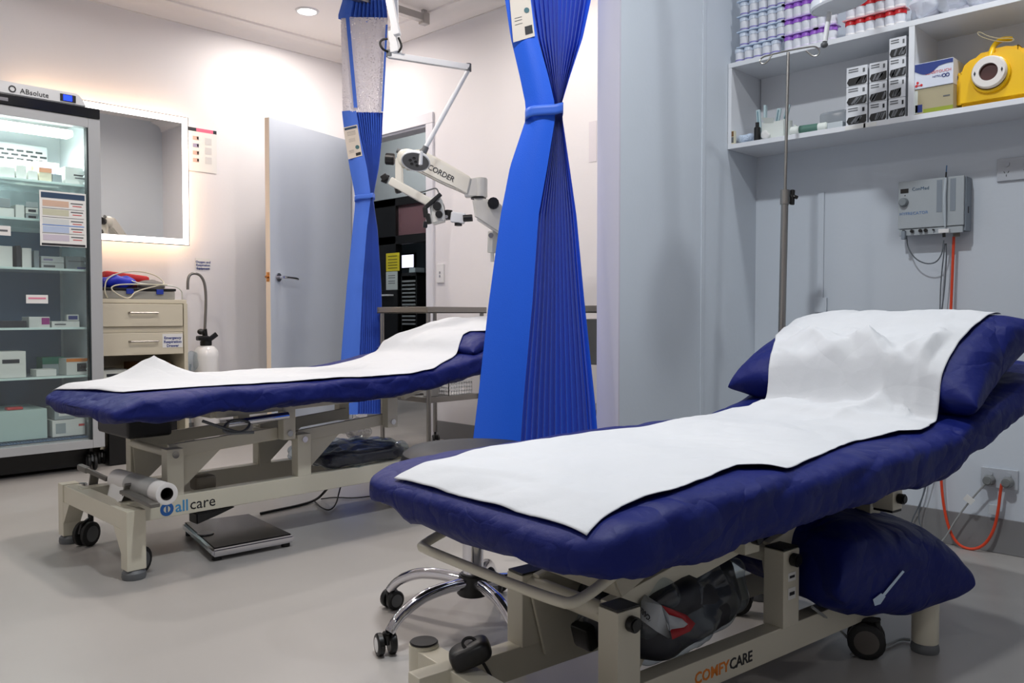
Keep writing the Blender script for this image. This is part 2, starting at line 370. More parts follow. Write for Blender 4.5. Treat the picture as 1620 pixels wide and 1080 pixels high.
# ================================================================== beds
RB = Matrix.Rotation(R(-7.125), 4, 'Z'); LB = Matrix.Identity(4)
def mattress(parent, frame, d0, d1, n0, n1, top, thick, seed, wr=.012):
    """padded top in a loose cover, lofted along the bed; n0 side is the near one"""
    NU, NV = 240, 120; nf_ = n1 if callable(n1) else (lambda d: n1)
    def f(u, v):
        s = u; e0 = min(1, s/.06); e1 = min(1, (1-s)/.05)
        k = math.sqrt(max(0, 1-(1-e0)**2))*math.sqrt(max(0, 1-(1-e1)**2)); k = max(k, .02)
        d = lerp(d0, d1, s); a = 2*PI*v; nc, hw = (n0+nf_(d))/2, (nf_(d)-n0)/2; c_, s_ = math.cos(a), math.sin(a)
        ex = .30; cx = math.copysign(abs(c_)**ex, c_); sx = math.copysign(abs(s_)**(.42), s_)
        th = thick(d)/2
        kk = lerp(1, k, .22 if e0 < 1 else .25)
        n = nc + cx*hw*kk; z = top(d)-th + sx*th*lerp(1, k, .6)
        p = V((d, n, z)); q = V((d*1.0, n, z))+V((seed, seed*1.7, 0))
        side = 1-max(0, sx)**6                        # less wrinkled on top
        w1 = (.55-abs(noise.noise(V((q.x*5+q.z*7, q.y*5, q.z*6)))))*wr*1.3-(max(0, .30-abs(noise.noise(V((q.x*3.2-q.z*9, q.y*3, q.z*4+5)))))**1.0)*wr*1.6
        w2 = (abs(noise.noise(V((q.x*13-q.z*16, q.y*13, q.z*11))))**.7)*wr*.45
        w3 = noise.noise(q*2.6)*wr*.9
        dirn = V((0, cx, sx)).normalized(); p += dirn*(w1+w2+w3)*side
        if sx < .1: # loose hem under the edge
            p.z += noise.noise(V((q.x*9, 3*cx, seed)))*wr*1.5*min(1, .1-sx) + abs(noise.noise(V((q.x*30, 5*cx, seed))))*wr*.6
        if e0 < 1: p.x -= (1-k)*.0
        p.x += noise.noise(q*5)*.008*(1-k)
        return p
    m = MB().grid(f, NU, NV, closev=True, cap=True)
    bvh = BVHTree.FromBMesh(m.bm)
    return m.build('mattress_cover', navy, parent, frame=frame, smooth=60), bvh
def ribbon(name, frame, bvhs, near, far, start, end, folds=(), lift=.004, NU=170, NV=56, bumps=(), seed=1, amp=.004, thing_label='', smooths=14, group=None):
    """paper strip laid over what is below it: heights by dropping each point on the bed, then pulled taut"""
    D = [[0]*NV for _ in range(NU)]; H = [[0]*NV for _ in range(NU)]
    for i in range(NU):
        for j in range(NV):
            s = i/(NU-1); t = j/(NV-1)
            ds, de = lerp(start[0], start[1], t), lerp(end[0], end[1], t); d = lerp(ds, de, s)
            n = lerp(pw(d, near), pw(d, far), t); D[i][j] = (d, n)
            h = -9
            for b in bvhs:
                hit = b.ray_cast(V((d, n, 3)), V((0, 0, -1)))
                if hit[0] is not None: h = max(h, hit[0].z)
            H[i][j] = h
    for i in range(NU):
        for j in range(NV):
            if H[i][j] < -1:
                nb = [H[a][b] for a in range(max(0, i-4), min(NU, i+5)) for b in range(max(0, j-4), min(NV, j+5)) if H[a][b] > -1]
                H[i][j] = min(nb)-.01 if nb else .5
    base = [r[:] for r in H]
    for it in range(smooths):
        G = [r[:] for r in H]
        for i in range(1, NU-1):
            for j in range(NV):
                G[i][j] = max(base[i][j], (H[i-1][j]+H[i+1][j]+H[i][max(j-1, 0)]+H[i][min(j+1, NV-1)])/4)
        H = G
    def f(u, v):
        i = round(u*(NU-1)); j = round(v*(NV-1)); d, n = D[i][j]; q = V((d, n, seed))
        z = H[i][j]+lift+abs(noise.noise(q*4))*amp*1.6+abs(noise.noise(q*11))*amp*.7
        for (bd, bn, r1, r2, hh, rot) in bumps:
            x = (d-bd)*math.cos(rot)+(n-bn)*math.sin(rot); y = -(d-bd)*math.sin(rot)+(n-bn)*math.cos(rot)
            z += hh*max(0, 1-abs(x)/r1)**1.5*max(0, 1-abs(y)/r2)
        for (ad, an, bd_, bn_, hh, ww) in folds:
            ex, ey = bd_-ad, bn_-an; L2 = ex*ex+ey*ey or 1; tt = ((d-ad)*ex+(n-an)*ey)/L2
            if -.15 < tt < 1.15:
                q_ = min(max(tt, 0), 1); dist = math.hypot(d-ad-q_*ex, n-an-q_*ey)
                side = 1 if (d-ad)*ey-(n-an)*ex > 0 else 2.2
                z += hh*max(0, 1-dist/(ww*side))*math.sin(PI*min(1, max(0, .1+.8*q_)))
        return V((d, n, z))
    m = MB().grid(f, NU, NV)
    return m.build(name, paperm, None, frame=frame, smooth=50, solid=.0012)
def castor(parent, p, yaw, r=.04, frame=None, name='castor', hub=greyp, w=.02, tyre=blackr):
    """twin wheel castor standing on the floor below p"""
    a = V((math.cos(yaw), math.sin(yaw), 0)); b = V((-a.y, a.x, 0)); c = V((p[0], p[1], 0))-a*r*.5+V((0, 0, r))
    m = MB(); m.prism([c+V((0, 0, r*.15))-a*r*.9, c+V((0, 0, r*.9))-a*r*.6, c+V((0, 0, r*1.25))+a*r*.2, c+V((0, 0, r*1.25))+a*r*.75, c+V((0, 0, r*.1))+a*r*.35], b*w*.5, .002)
    m.cyl(V((p[0], p[1], r*1.05)), V((p[0], p[1], p[2])), r*.22)
    ob = m.build(name, blackp, parent, frame=frame)
    for s in (-1, 1):
        o = c+b*s*w*.75; m = MB()
        m.lathe([(0, -w*.38), (r*.86, -w*.42), (r, -w*.25), (r, w*.25), (r*.86, w*.42), (r*.66, w*.42)], o, b*s, 20)
        m.lathe([(r*.66, w*.42), (r*.62, w*.44), (0, w*.44)], o, b*s, 20, mi=1)
        bmesh.ops.remove_doubles(m.bm, verts=m.bm.verts[:], dist=1e-5)
        m.build('wheel', [tyre, hub], ob, frame=frame)
    return ob
def upright(parent, frame, d, n, z0, z1, w=.05, l=.058, cap=True, bolt=-1, m=None):
    o = MB().box((d, n, (z0+z1)/2), (l, w, z1-z0), .003).build('upright', m or cream, parent, frame=frame)
    if cap: MB().box((d, n, z1+.002), (l-.004, w-.004, .004), .001).build('end_cap', blackp, o, frame=frame)
    return o
def boltk(parent, frame, d, n, z, r=.014, side=-1, m=blackp, depth=.018, name='pivot_knob'):
    MB().cyl((d, n, z), (d, n+side*depth, z), r, bev=.003).build(name, m, parent, frame=frame)
# ---------------------------------------------------------------- near bed
bed = thing('examination_bed', 'cream treatment bed with navy cover in the near bay, head raised towards right wall', 'bed', RB @ V((1.44, 1.165, 0)), R(-7.125))
top = lambda d: pw(d, [(.78, .490), (.86, .510), (.98, .522), (1.2, .529), (1.78, .536), (1.90, .552), (2.05, .59), (2.30, .664), (2.42, .70)])
thk = lambda d: pw(d, [(.78, .07), (.9, .10), (1.2, .112), (1.9, .105), (2.3, .085), (2.4, .07)])
mo, bv = mattress(bed, RB, .782, 2.40, .818, lambda d: pw(d, [(.78, 1.495), (.9, 1.485), (1.15, 1.462)]), top, thk, 3.1, .014)
NN, NF = 1.03, 1.292
rails = MB()
for n in (NN, NF): rails.box((1.44, n, .112), (1.30, .04, .062), .003)
rails.build('base_rail', cream, bed, frame=RB)
for d, nm in ((.882, 0), (1.99, 1)):
    o = MB().box((d, 1.167, .112), (.05, .44, .055), .003).build('crossbar', cream, bed, frame=RB)
    for n in (.933, 1.402):
        z0, z1 = (.022, .146) if nm == 0 else (.022, .172)
        l_ = MB().cyl((d, n, z0), (d, n, z1), .030, seg=32, bev=.002).build('foot_post', cream, bed, frame=RB)
        MB().cyl((d, n, z1-.001), (d, n, z1+.004), .0285, seg=32, bev=.002).build('end_cap', blackr, l_, frame=RB)
        MB().lathe([(0, 0), (.030, 0), (.032, .006), (.031, .016), (.027, .024), (0, .024)], (d, n, 0)).build('levelling_foot', greyp, l_, frame=RB)
castor(bed, (1.86, .985, .085), R(-60), .042, RB, hub=mat('castor_hub_grey', (.33, .31, .29), .5), w=.024)
castor(bed, (1.86, 1.35, .085), R(-60), .042, RB, hub=greyp, w=.024)
castor(bed, (.96, 1.30, .085), R(-40), .042, RB, hub=greyp, w=.024)
for d, n in ((1.055, NN), (1.055, NF), (1.546, NN), (1.546, NF)):
    upright(bed, RB, d, n, .14, .285 if d < 1.2 else .305)
for d, z in ((1.055, .262), (1.546, .285)):
    MB().cyl((d, NN, z), (d, NF, z), .019, seg=20).build('cross_tube', cream, bed, frame=RB)
    boltk(bed, RB, d, NN-.025, z)
# parallelogram arms, gusset plates
for n in (NN-.0+.035, NF-.035):
    for d0, z0, d1, z1 in ((1.055, .262, 1.44, .33), (1.546, .285, 1.93, .37)):
        MB().bar((d0, n, z0), (d1, n, z1), .02, .05, bev=.003).build('lifting_arm', cream, bed, frame=RB)
        MB().prism([(d0-.02, n, z0+.005), (d0+.22, n, z0+.03), (d0+.08, n, .13), (d0+.02, n, .12)], (0, .008, 0), .001).build('gusset_plate', cream, bed, frame=RB)
# top frame brackets
for d, zt_ in ((1.44, .43), (1.93, .45)):
    for n in (NN+.02, NF-.02):
        MB().box((d, n, (zt_+.30)/2+.02), (.05, .045, zt_-.28), .003).build('bracket', cream, bed, frame=RB)
    boltk(bed, RB, d, NN-.003, .345 if d < 1.6 else .375)
# drop brackets at the head end
b_ = at_h(1406, 790, .42); bl = RB.inverted() @ at_z(1404, 785, 1.95)
o = MB().box((bl.x, bl.y, bl.z+.02), (.045, .05, .095), .003).build('bracket', cream, bed, frame=RB)
MB().box((bl.x, bl.y, bl.z-.030), (.041, .046, .005)).build('end_cap', blackp, o, frame=RB)
boltk(o, RB, bl.x+.0, bl.y-.025, bl.z+.0, .012)
# top frame: foot plate, side tubes, foot hoop
tf = MB()
for n in (.93, 1.36): tf.bar((.93, n, .40), (1.85, n, .43), .03, .03, bev=.003)
for n in (.93, 1.36): tf.bar((1.85, n, .43), (2.30, n, .53), .03, .03, bev=.003)
for d, z in ((1.0, .40), (1.44, .415), (1.83, .43)): tf.bar((d, .93, z), (d, 1.36, z), .03, .04, bev=.003)
tf.build('top_frame', cream, bed, frame=RB)
MB().prism([(1.03, 1.14, .338), (1.20, 1.14, .405), (1.22, 1.14, .365), (1.05, 1.14, .300)], (0, .24, 0), .004).build('step_plate', mat('cream_plate', (.66, .64, .58), .45), bed, frame=RB)
MB().tube([(1.03, .957, .40), (.94, .945, .375), (.862, .931, .36), (.838, .945, .36), (.834, 1.33, .36), (.845, 1.352, .36), (.95, 1.365, .385), (1.05, 1.365, .41)], .009, 12, 2).build('foot_hoop', cream, bed, frame=RB)
MB().bar((1.08, 1.16, .18), (1.60, 1.16, .33), .05, .05, bev=.008).build('actuator', blackp, bed, frame=RB)
# maker's name and rating labels on the near rail
yy = NN-.0205
orange = mat('orange_print', (.85, .48, .12), .5)
text('maker_name', 'COMFY', .031, orange, bed, (1.237, yy, .100), (1, 0, 0), (0, 0, 1), frame=RB, bold=.0006)
text('maker_name', 'CARE', .031, ink, bed, (1.343, yy, .100), (1, 0, 0), (0, 0, 1), frame=RB, bold=.0006, space=.95)
for z, hh in ((.248, .018), (.212, .024)):
    MB().box((1.546, NN-.0256, z), (.026, .001, hh)).build('rating_label', card, bed, frame=RB)
    MB().box((1.546, NN-.0263, z), (.018, .0006, hh*.3)).build('print', ink, bed, frame=RB)
# pillow under its own navy cover
rp = Matrix.Rotation(R(-29), 3, 'Y')
def cushion(c, rad, rot, seed, wr=.006, N_=56, pe=.42):
    """pillow: flat seam round the rim, pointed corners, crumpled cover"""
    m = MB(); b = bmesh.new()
    for sgn in (1, -1):
        g = []
        for i in range(N_):
            row = []
            for j in range(N_):
                u = -1+2*i/(N_-1); v = -1+2*j/(N_-1)
                u_ = math.sin(u*PI/2); v_ = math.sin(v*PI/2)
                t = (max(0, 1-abs(u_)**3.2)*max(0, 1-abs(v_)**5))**pe
                p = V((u_*rad[0]*(1-.07*(1-v_*v_)), v_*rad[1]*(1-.05*(1-u_*u_)), sgn*rad[2]*t))
                q = p*1.0+V((seed, 0, sgn*.2))
                p += V((.3*u_, .3*v_, sgn)).normalized()*((.3-abs(noise.noise(q*6)))*wr*2.6+(.3-abs(noise.noise(q*15)))*wr*1.1)*min(1, t*3)
                row.append(b.verts.new(p))
            g.append(row)
        for i in range(N_-1):
            for j in range(N_-1):
                f_ = (g[i][j], g[i+1][j], g[i+1][j+1], g[i][j+1]); b.faces.new(f_ if sgn > 0 else f_[::-1])
    bmesh.ops.remove_doubles(b, verts=b.verts[:], dist=.0004)
    bmesh.ops.transform(b, matrix=Matrix.Translation(V(c)) @ rot.to_4x4(), verts=b.verts)
    return m.merge(b)
rp = Matrix.Rotation(R(-27), 3, 'Y')
pm = cushion((2.118, 1.140, .684), (.195, .335, .078), rp, 4)
bvp = BVHTree.FromBMesh(pm.bm)
tag(pm.build('pillow', navy, None, frame=RB, smooth=60), 'navy covered pillow under the paper at the raised head of the near bed', 'pillow')
# couch paper
def hitp(px, py, prof, frame):
    inv = frame.inverted(); o = inv @ CAMP; dr = (inv.to_3x3() @ ray(px, py)).normalized(); t = .5; last = t
    while t < 7:
        p = o+dr*t
        if p.z < prof(p.x): break
        t += .004
    return (p.x, p.y)
prof = lambda d: pw(d, [(.79, .492), (.86, .512), (.98, .527), (1.2, .535), (1.84, .545), (1.93, .59), (1.98, .65), (2.10, .735), (2.22, .79), (2.30, .80)])
nearp = [hitp(x, y, prof, RB) for x, y in ((929, 838), (951, 819), (1022, 789), (1061, 780), (1120, 755), (1166, 738), (1259, 739), (1293, 718), (1355, 694), (1422, 683), (1456, 683))]
farp = [hitp(x, y, prof, RB) for x, y in ((601, 757), (666, 736), (723, 721), (776, 707), (850, 696), (935, 682), (1008, 675), (1100, 656), (1160, 646), (1185, 646), (1215, 617))]
print('NEARP', [(round(a, 3), round(b, 3)) for a, b in nearp]); print('FARP', [(round(a, 3), round(b, 3)) for a, b in farp])
nearp = [p for p in nearp] + [(1.87, .875), (1.93, .885), (2.05, .89), (2.22, .885)]
farp = [p for p in farp] + [(2.03, 1.38), (2.09, 1.42), (2.2, 1.43)]
nearp = [(d, max(n, .845)) for d, n in sorted(nearp)]; farp = [(d, min(n, 1.478 if d < .9 else 1.45)) for d, n in sorted(farp)]
FOLDS = []
for x0, y0, x1, y1, hh, ww in ((1420, 636, 1285, 560, .020, .030), (1405, 640, 1350, 562, .014, .018), (1432, 640, 1345, 552, .016, .022), (1445, 636, 1488, 562, .016, .024), (1235, 598, 1400, 634, .012, .022),
                               (1180, 640, 1330, 655, .008, .03), (1290, 655, 1450, 668, .010, .03), (1248, 590, 1285, 560, .012, .03), (1380, 590, 1460, 600, .010, .02), (1330, 540, 1480, 528, .008, .03),
                               (1140, 668, 1300, 690, .004, .03), (700, 745, 900, 768, .003, .02), (960, 700, 1080, 722, .003, .03), (1400, 610, 1480, 632, .010, .02), (1300, 640, 1420, 645, .010, .02), (840, 762, 960, 800, .004, .03)):
    p_ = hitp(x0, y0, prof, RB); q_ = hitp(x1, y1, prof, RB); FOLDS.append((p_[0], p_[1], q_[0], q_[1], hh*1.5, ww))
pp = ribbon('couch_paper', RB, [bv, bvp], nearp, farp, (.806, .800), (2.262, 2.232), folds=FOLDS, seed=2, amp=.007, NU=280, NV=110, smooths=5,
            bumps=((1.99, 1.10, .05, .30, .020, .5), (2.02, 1.25, .04, .25, .022, -.6), (1.93, 1.02, .03, .22, .014, .9), (1.45, 1.1, .02, .2, .003, .4), (1.9, 1.25, .05, .3, .010, -.1)))
tag(pp, 'white paper sheet rumpled over the pillow and length of the near bed', 'paper sheet')
# ---------------------------------------------------------------- far bed
bed2 = thing('examination_bed', 'cream framed treatment bed with navy cover in the far bay, beyond the blue curtain', 'bed', (1.65, 2.87, 0))
top2 = lambda d: pw(d, [(.92, .525), (1.0, .555), (1.2, .568), (1.95, .578), (2.1, .592), (2.37, .640), (2.80, .76)])
thk2 = lambda d: pw(d, [(.92, .06), (1.05, .085), (1.9, .095), (2.7, .09)])
mo2, bv2 = mattress(bed2, LB, .915, 2.76, 2.51, 3.24, top2, thk2, 8.4, .010)
Y0, Y1 = 2.70, 3.04
for y in (Y0, Y1): MB().box((1.66, y, .178), (1.36, .045, .066), .003).build('base_rail', cream, bed2)
for x in (.983, 2.34):
    MB().box((x, 2.871, .178), (.05, .53, .060), .003).build('crossbar', cream, bed2)
    for y in (2.585, 3.157):
        l_ = MB().box((x, y, .120), (.058, .05, .182), .003).build('foot_post', cream, bed2)
        MB().lathe([(0, 0), (.033, 0), (.035, .008), (.034, .020), (.026, .028), (0, .028)], (x, y, 0)).build('levelling_foot', greyp, l_)
        MB().prism([(x, y+(.025 if y < 2.9 else -.025), .15), (x, y+(.085 if y < 2.9 else -.085), .150), (x, y+(.025 if y < 2.9 else -.025), .075)], (.055, 0, 0)).build('web', cream, l_)
        castor(l_, (x+.045, y+(.055 if y < 2.9 else -.075), .15), R(30), .042, None, w=.022)
        castor(l_, (x+.012, y+(.035 if y < 2.9 else -.035), .09), R(70), .040, None, w=.02) if 0 else None
for x, y in ((1.155, Y0), (1.17, Y1), (1.633, Y0), (1.66, Y1)):
    MB().box((x, y, .287), (.056, .045, .155), .003).build('upright', cream, bed2)
for x in (1.155, 1.633):
    MB().cyl((x, Y0, .345), (x, Y1, .345), .014).build('cross_tube', cream, bed2)
    MB().cyl((x, Y0-.022, .345), (x, Y0-.028, .345), .011).build('pivot_bolt', chrome, bed2)
for y in (Y0+.032, Y1-.032):
    for x0, z0, x1, z1 in ((1.155, .350, 1.574, .372), (1.633, .350, 2.038, .380)):
        MB().bar((x0, y, z0), (x1, y, z1), .016, .045, bev=.003).build('lifting_arm', cream, bed2)
        MB().prism([(x0-.01, y, z0), (x0+.20, y, z0+.005), (x0+.05, y, .225), (x0+.0, y, .20)], (0, .006, 0), .001).build('gusset_plate', cream, bed2)
for x in (1.574, 2.038):
    for y in (Y0, Y1):
        MB().box((x, y, .41), (.05, .04, .12), .003).build('bracket', cream, bed2)
    MB().cyl((x, Y0-.02, .372), (x, Y0-.026, .372), .011).build('pivot_bolt', chrome, bed2)
tf = MB()
for y in (Y0, Y1): tf.bar((1.30, y, .465), (2.12, y, .485), .03, .03, bev=.003)
tf.bar((2.10, Y0, .47), (2.60, Y0, .62), .025, .03, bev=.003).bar((2.10, Y1, .47), (2.60, Y1, .62), .025, .03, bev=.003)
for x, z in ((1.3, .465), (1.574, .465), (2.038, .48)): tf.bar((x, Y0, z), (x, Y1, z), .03, .03, bev=.003)
tf.build('top_frame', cream, bed2)
MB().cyl((1.33, Y0-.03, .430), (1.56, Y0-.03, .440), .014).build('actuator_tube', chrome, bed2)
MB().box((1.13, 2.95, .43), (.15, .28, .08), .012).build('motor_housing', blackp, bed2)
MB().tube([(1.22, 2.62, .455), (1.30, 2.6, .42), (1.36, 2.62, .40), (1.42, 2.66, .43), (1.33, 2.65, .45), (1.27, 2.60, .41), (1.38, 2.58, .405)], .005, 6, 2).build('control_cable', greyp, bed2)
MB().box((1.285, Y0+.06, .226), (.075, .06, .05), .012).build('release_pedal', mat('dark_taupe', (.38, .35, .30), .5), bed2)
MB().prism([(1.22, Y0, .143), (1.36, Y0, .143), (1.30, Y0, .125), (1.22, Y0, .105)], (0, .06, 0), .004).build('foot_pedal', blackp, bed2)
blue_i = mat('logo_blue', (.12, .35, .62), .5); blue_l = mat('logo_light_blue', (.25, .55, .75), .5)
o = (1.095, Y0-.0232, .158)
MB().lathe([(.011, 0), (.022, 0), (.022, .0006), (.011, .0006)], (1.125, Y0-.0226, .172), (0, -1, 0)).box((1.125, Y0-.0229, .172), (.006, .0006, .02)).build('maker_emblem', blue_i, bed2)
text('maker_name', 'all', .052, blue_l, bed2, (1.152, Y0-.0230, .158), (1, 0, 0), (0, 0, 1), bold=.0006)
text('maker_name', 'care', .052, ink, bed2, (1.200, Y0-.0230, .158), (1, 0, 0), (0, 0, 1))
pm2 = cushion((2.57, 2.87, .705), (.235, .335, .048), Matrix.Rotation(R(-15), 3, 'Y'), 9)
bvp2 = BVHTree.FromBMesh(pm2.bm)
tag(pm2.build('pillow', navy, None, smooth=60), 'navy covered pillow under the paper at the raised head of the far bed', 'pillow')
prof2 = lambda d: pw(d, [(.92, .533), (1.0, .563), (1.2, .576), (1.95, .586), (2.1, .61), (2.3, .665), (2.5, .75), (2.8, .81)])
n2 = [hitp(x, y, prof2, LB) for x, y in ((164, 627), (230, 616), (333, 608), (435, 601), (480, 598), (610, 589), (659, 584), (694, 574), (716, 553), (733, 530), (745, 522), (767, 521))]
f2 = [hitp(x, y, prof2, LB) for x, y in ((124, 598), (205, 593), (281, 588), (358, 586), (435, 581), (480, 580), (522, 576), (570, 559), (607, 533), (644, 508), (670, 503))]
print('N2', [(round(a, 3), round(b, 3)) for a, b in n2]); print('F2', [(round(a, 3), round(b, 3)) for a, b in f2])

pp2 = ribbon('couch_paper', LB, [bv2, bvp2], [(a, max(b, 2.515)) for a, b in sorted(n2)]+[(2.72, 2.62)], [(a, min(b, 3.235)) for a, b in sorted(f2)]+[(2.72, 3.17)], (1.0, .955), (2.72, 2.72), seed=6, amp=.0025, NU=200, NV=70,
            bumps=((1.27, 3.12, .13, .30, .075, .15), (1.02, 2.85, .05, .25, .006, .3), (1.9, 2.9, .05, .3, .004, .4)))
tag(pp2, 'white paper sheet along the far bed with one peaked fold near its foot', 'paper sheet')
# ================================================================== curtains
def smooth_rows(rows, y): return [pw(y, [(r[0], r[i]) for r in rows]) for i in (1, 2, 3)]
def curtain_mesh(rows, z, y0, y1, npl, amp, back, nh=70, flat=14):
    """rows: (image row, left, split, right). flat panel then tight pleats, all hanging in the plane at distance z; closed at the back"""
    def f(u, v):
        py = lerp(y0, y1, u); Lx, Sx, Rx = smooth_rows(rows, py)
        nf, nb = flat, 12; n_p = npl*4; tot = nf+n_p+nb; k = v*tot
        fullw = (Rx-Lx)
        if k <= nf:
            t = k/nf; x = lerp(Lx, Sx, t); dz = -.012*math.sin(PI*t)-.01*t
        elif k <= nf+n_p:
            t = (k-nf)/n_p; ph = t*npl; fr = ph % 1; tri = 1-abs(2*fr-1)
            irr = .7+.6*noise.noise(V((int(ph)*1.7, 0, 3)))
            x = lerp(Sx, Rx, t+.35/npl*(tri-.5)*(1 if 0 < t < 1 else 0)); dz = amp*irr*tri*min(1, fullw/120+.25)-.012*(1-t)
        else:
            t = (k-nf-n_p)/nb; x = lerp(Rx, Lx, t); dz = back*math.sin(PI*min(1, max(0, t)))**.5+.01*math.sin(t*20)
        return at_z(x, py, z)+FWH*dz
    return f, nf_tot(npl, flat)
def nf_tot(npl, flat): return flat+npl*4+12
FWH = V((FW.x, FW.y, 0)).normalized()
def label_on(parent, corners, z, off, name='printed_label'):
    """white care label; corners in the picture (tl, tr, br, bl) give its size on the cloth"""
    P = [at_z(x, y, z)-FWH*off for x, y in corners]; tl, tr, br, bl = P
    o = MB().prism([tl, tr, br, bl], FWH*.0015).build(name, mat('label_card', (.86, .82, .77), .6), parent)
    def at(u, v): return tl.lerp(tr, u).lerp(bl.lerp(br, u), v)-FWH*.0016
    def quad(u0, v0, u1, v1, m, nm='print'): MB().prism([at(u0, v0), at(u1, v0), at(u1, v1), at(u0, v1)], FWH*.0005).build(nm, m, o)
    tealp = mat('teal_print', (.25, .42, .45), .6)
    quad(.08, .03, .93, .10, mat('navy_print', (.15, .25, .36), .6))
    for v in (.17, .20, .24, .28): quad(.2, v, .8, v+.006, greyp)
    for v in (.40, .44, .48): quad(.25, v, .7, v+.005, greyp)
    for v in (.75, .78, .82): quad(.15, v, .5, v+.005, greyp)
    c = at(.76, .70); r = (tr-tl).length*.14
    ax = (at(.5, .7)-at(.5, .701)); MB().lathe([(r*.0, 0), (r, 0), (r, .0006), (0, .0006)], c, -FWH, 20).build('emblem', tealp, o)
    quad(.58, .87, .93, .96, ink, 'black_tag')
    return o
# ---- near curtain
near_rows = [(-340, 745, 815, 990), (0, 799, 840, 935), (60, 808, 850, 922), (120, 822, 867, 902), (163, 831, 877, 889), (188, 832, 878, 890), (263, 807, 866, 901),
             (340, 792, 852, 912), (480, 773, 842, 925), (632, 756, 828, 941), (690, 749, 824, 946), (740, 744, 820, 951)]
ZC = 2.74
f, nv = curtain_mesh(near_rows, ZC, -338, 728, 13, .050, .07)
cur = tag(MB().grid(f, 110, nv, closev=True).build('privacy_curtain', curt, None, smooth=30), 'bright blue pleated curtain tied at the waist beside the partition end, nearer of two', 'curtain')
t_ = []
for k in range(40):
    a = 2*PI*k/40; c0 = at_z(861, 176, ZC)+FWH*.012
    t_.append((a, c0))
def band(c, px, w_, z, hgt, dep):
    def f(u, v):
        a = 2*PI*v; ca, sa = math.cos(a), math.sin(a); p = at_z(c[0], c[1], z)+RT*math.copysign(abs(ca)**.35, ca)*w_+FWH*(.024+math.copysign(abs(sa)**.35, sa)*dep)
        return p+V((0, 0, (u-.5)*hgt+.012*math.cos(a)))
    return MB().grid(f, 4, 36, closev=True)
band((861, 177), 0, .0615, ZC, .034, .050).build('tie_band', mat('tie_blue', (.20, .40, .82), .5), cur, solid=.003)
label_on(cur, [(800, -75), (829, -82), (846, 60), (812, 70)], ZC, .018)
MB().tube([at_z(870, -338, ZC)+V((-1.9, 0, -.004)), at_z(870, -338, ZC)+V((.26, 0, -.004))], .012, 8).build('x', whitem) if 0 else None
ct = at_z(868, -338, ZC)
trk = MB().span((-.6, ct.y-.02, CEIL-.045), (XB-1.28, ct.y+.02, CEIL), .003)
tag(trk.build('curtain_track', mat('aluminium', (.70, .69, .68), .35, .9)), 'aluminium ceiling curtain track in front of the partition end', 'curtain track')
# ---- far curtain
ZF = 4.88
far_rows = [(178, 541, 564, 606), (220, 546, 571, 604), (265, 553, 581, 599), (300, 560, 586, 592), (313, 562, 587, 590), (330, 561, 585, 592), (361, 558, 581, 597),
            (449, 549, 574, 603), (560, 540, 569, 606), (660, 534, 566, 608)]
f, nv = curtain_mesh(far_rows, ZF, 176, 655, 11, .05, .07, flat=10)
fc = thing('privacy_curtain', 'blue curtain with white mesh top hanging before the open door, farther of two', 'curtain', at_z(575, 655, ZF))
MB().grid(f, 80, nv, closev=True).build('drape', curt2, fc, smooth=30)
band((576, 312), 0, .054, ZF, .028, .054).build('tie_band', curt2, fc, solid=.003)
label_on(fc, [(544, 203), (566, 198), (574, 247), (552, 253)], ZF, .018)
va_rows = [(-30, 545, 562, 608), (0, 542, 560, 610), (24, 535, 555, 613), (42, 536, 556, 613)]
f, nv = curtain_mesh(va_rows, ZF, -2, 30, 9, .05, .06, flat=8)
def fv(u, v):
    p = f(u, v)
    return p
MB().grid(fv, 10, nv, closev=True).build('heading_band', curt2, fc, smooth=30)
mm = bpy.data.materials.new('curtain_mesh_net'); mm.use_nodes = True; N = mm.node_tree.nodes; L = mm.node_tree.links
tc = N.new('ShaderNodeTexCoord'); mp = N.new('ShaderNodeMapping'); mp.inputs['Rotation'].default_value = (0, 0, 0); mp.inputs['Scale'].default_value = (1, 1, 1)
vr = N.new('ShaderNodeTexVoronoi'); vr.inputs['Scale'].default_value = 110; cr = N.new('ShaderNodeMath'); cr.operation = 'GREATER_THAN'; cr.inputs[1].default_value = .34
L.new(tc.outputs['Object'], vr.inputs['Vector']); L.new(vr.outputs['Distance'], cr.inputs[0]); L.new(cr.outputs[0], N['Principled BSDF'].inputs['Alpha'])
N['Principled BSDF'].inputs['Base Color'].default_value = lin((.93, .91, .93)); MATS['net'] = mm
mesh_rows = [(26, 539, 558, 614), (178, 542, 564, 606)]
f, nv = curtain_mesh(mesh_rows, ZF, 28, 178, 1, .002, .012, flat=8)
MB().grid(f, 20, nv, closev=True).build('mesh_panel', mm, fc, smooth=60)
for (x0, y0, x1, y1, ww) in ((551, 26, 564, 172, 5.5), (613, 42, 606, 178, 3)):
    MB().prism([at_z(x0-ww/2, y0, ZF)-FWH*.03, at_z(x0+ww/2, y0, ZF)-FWH*.03, at_z(x1+ww/2, y1, ZF)-FWH*.026, at_z(x1-ww/2, y1, ZF)-FWH*.026], FWH*.006).build('edge_tape', curt2, fc)
ft = at_z(575, 0, ZF)
tag(MB().span((.2, ft.y-.022, CEIL-.075), (XB-.12, ft.y+.022, CEIL-.03), .003).span((XB-.16, ft.y-.026, CEIL-.09), (XB-.11, ft.y+.026, CEIL-.02), .004)
    .span((XB-.15, ft.y-.01, CEIL-.03), (XB-.12, ft.y+.01, CEIL), 0).span((1.6, ft.y-.01, CEIL-.03), (1.63, ft.y+.01, CEIL), 0).build('curtain_track', MATS['aluminium']),
    'grey aluminium curtain track on the ceiling above the far curtain', 'curtain track')
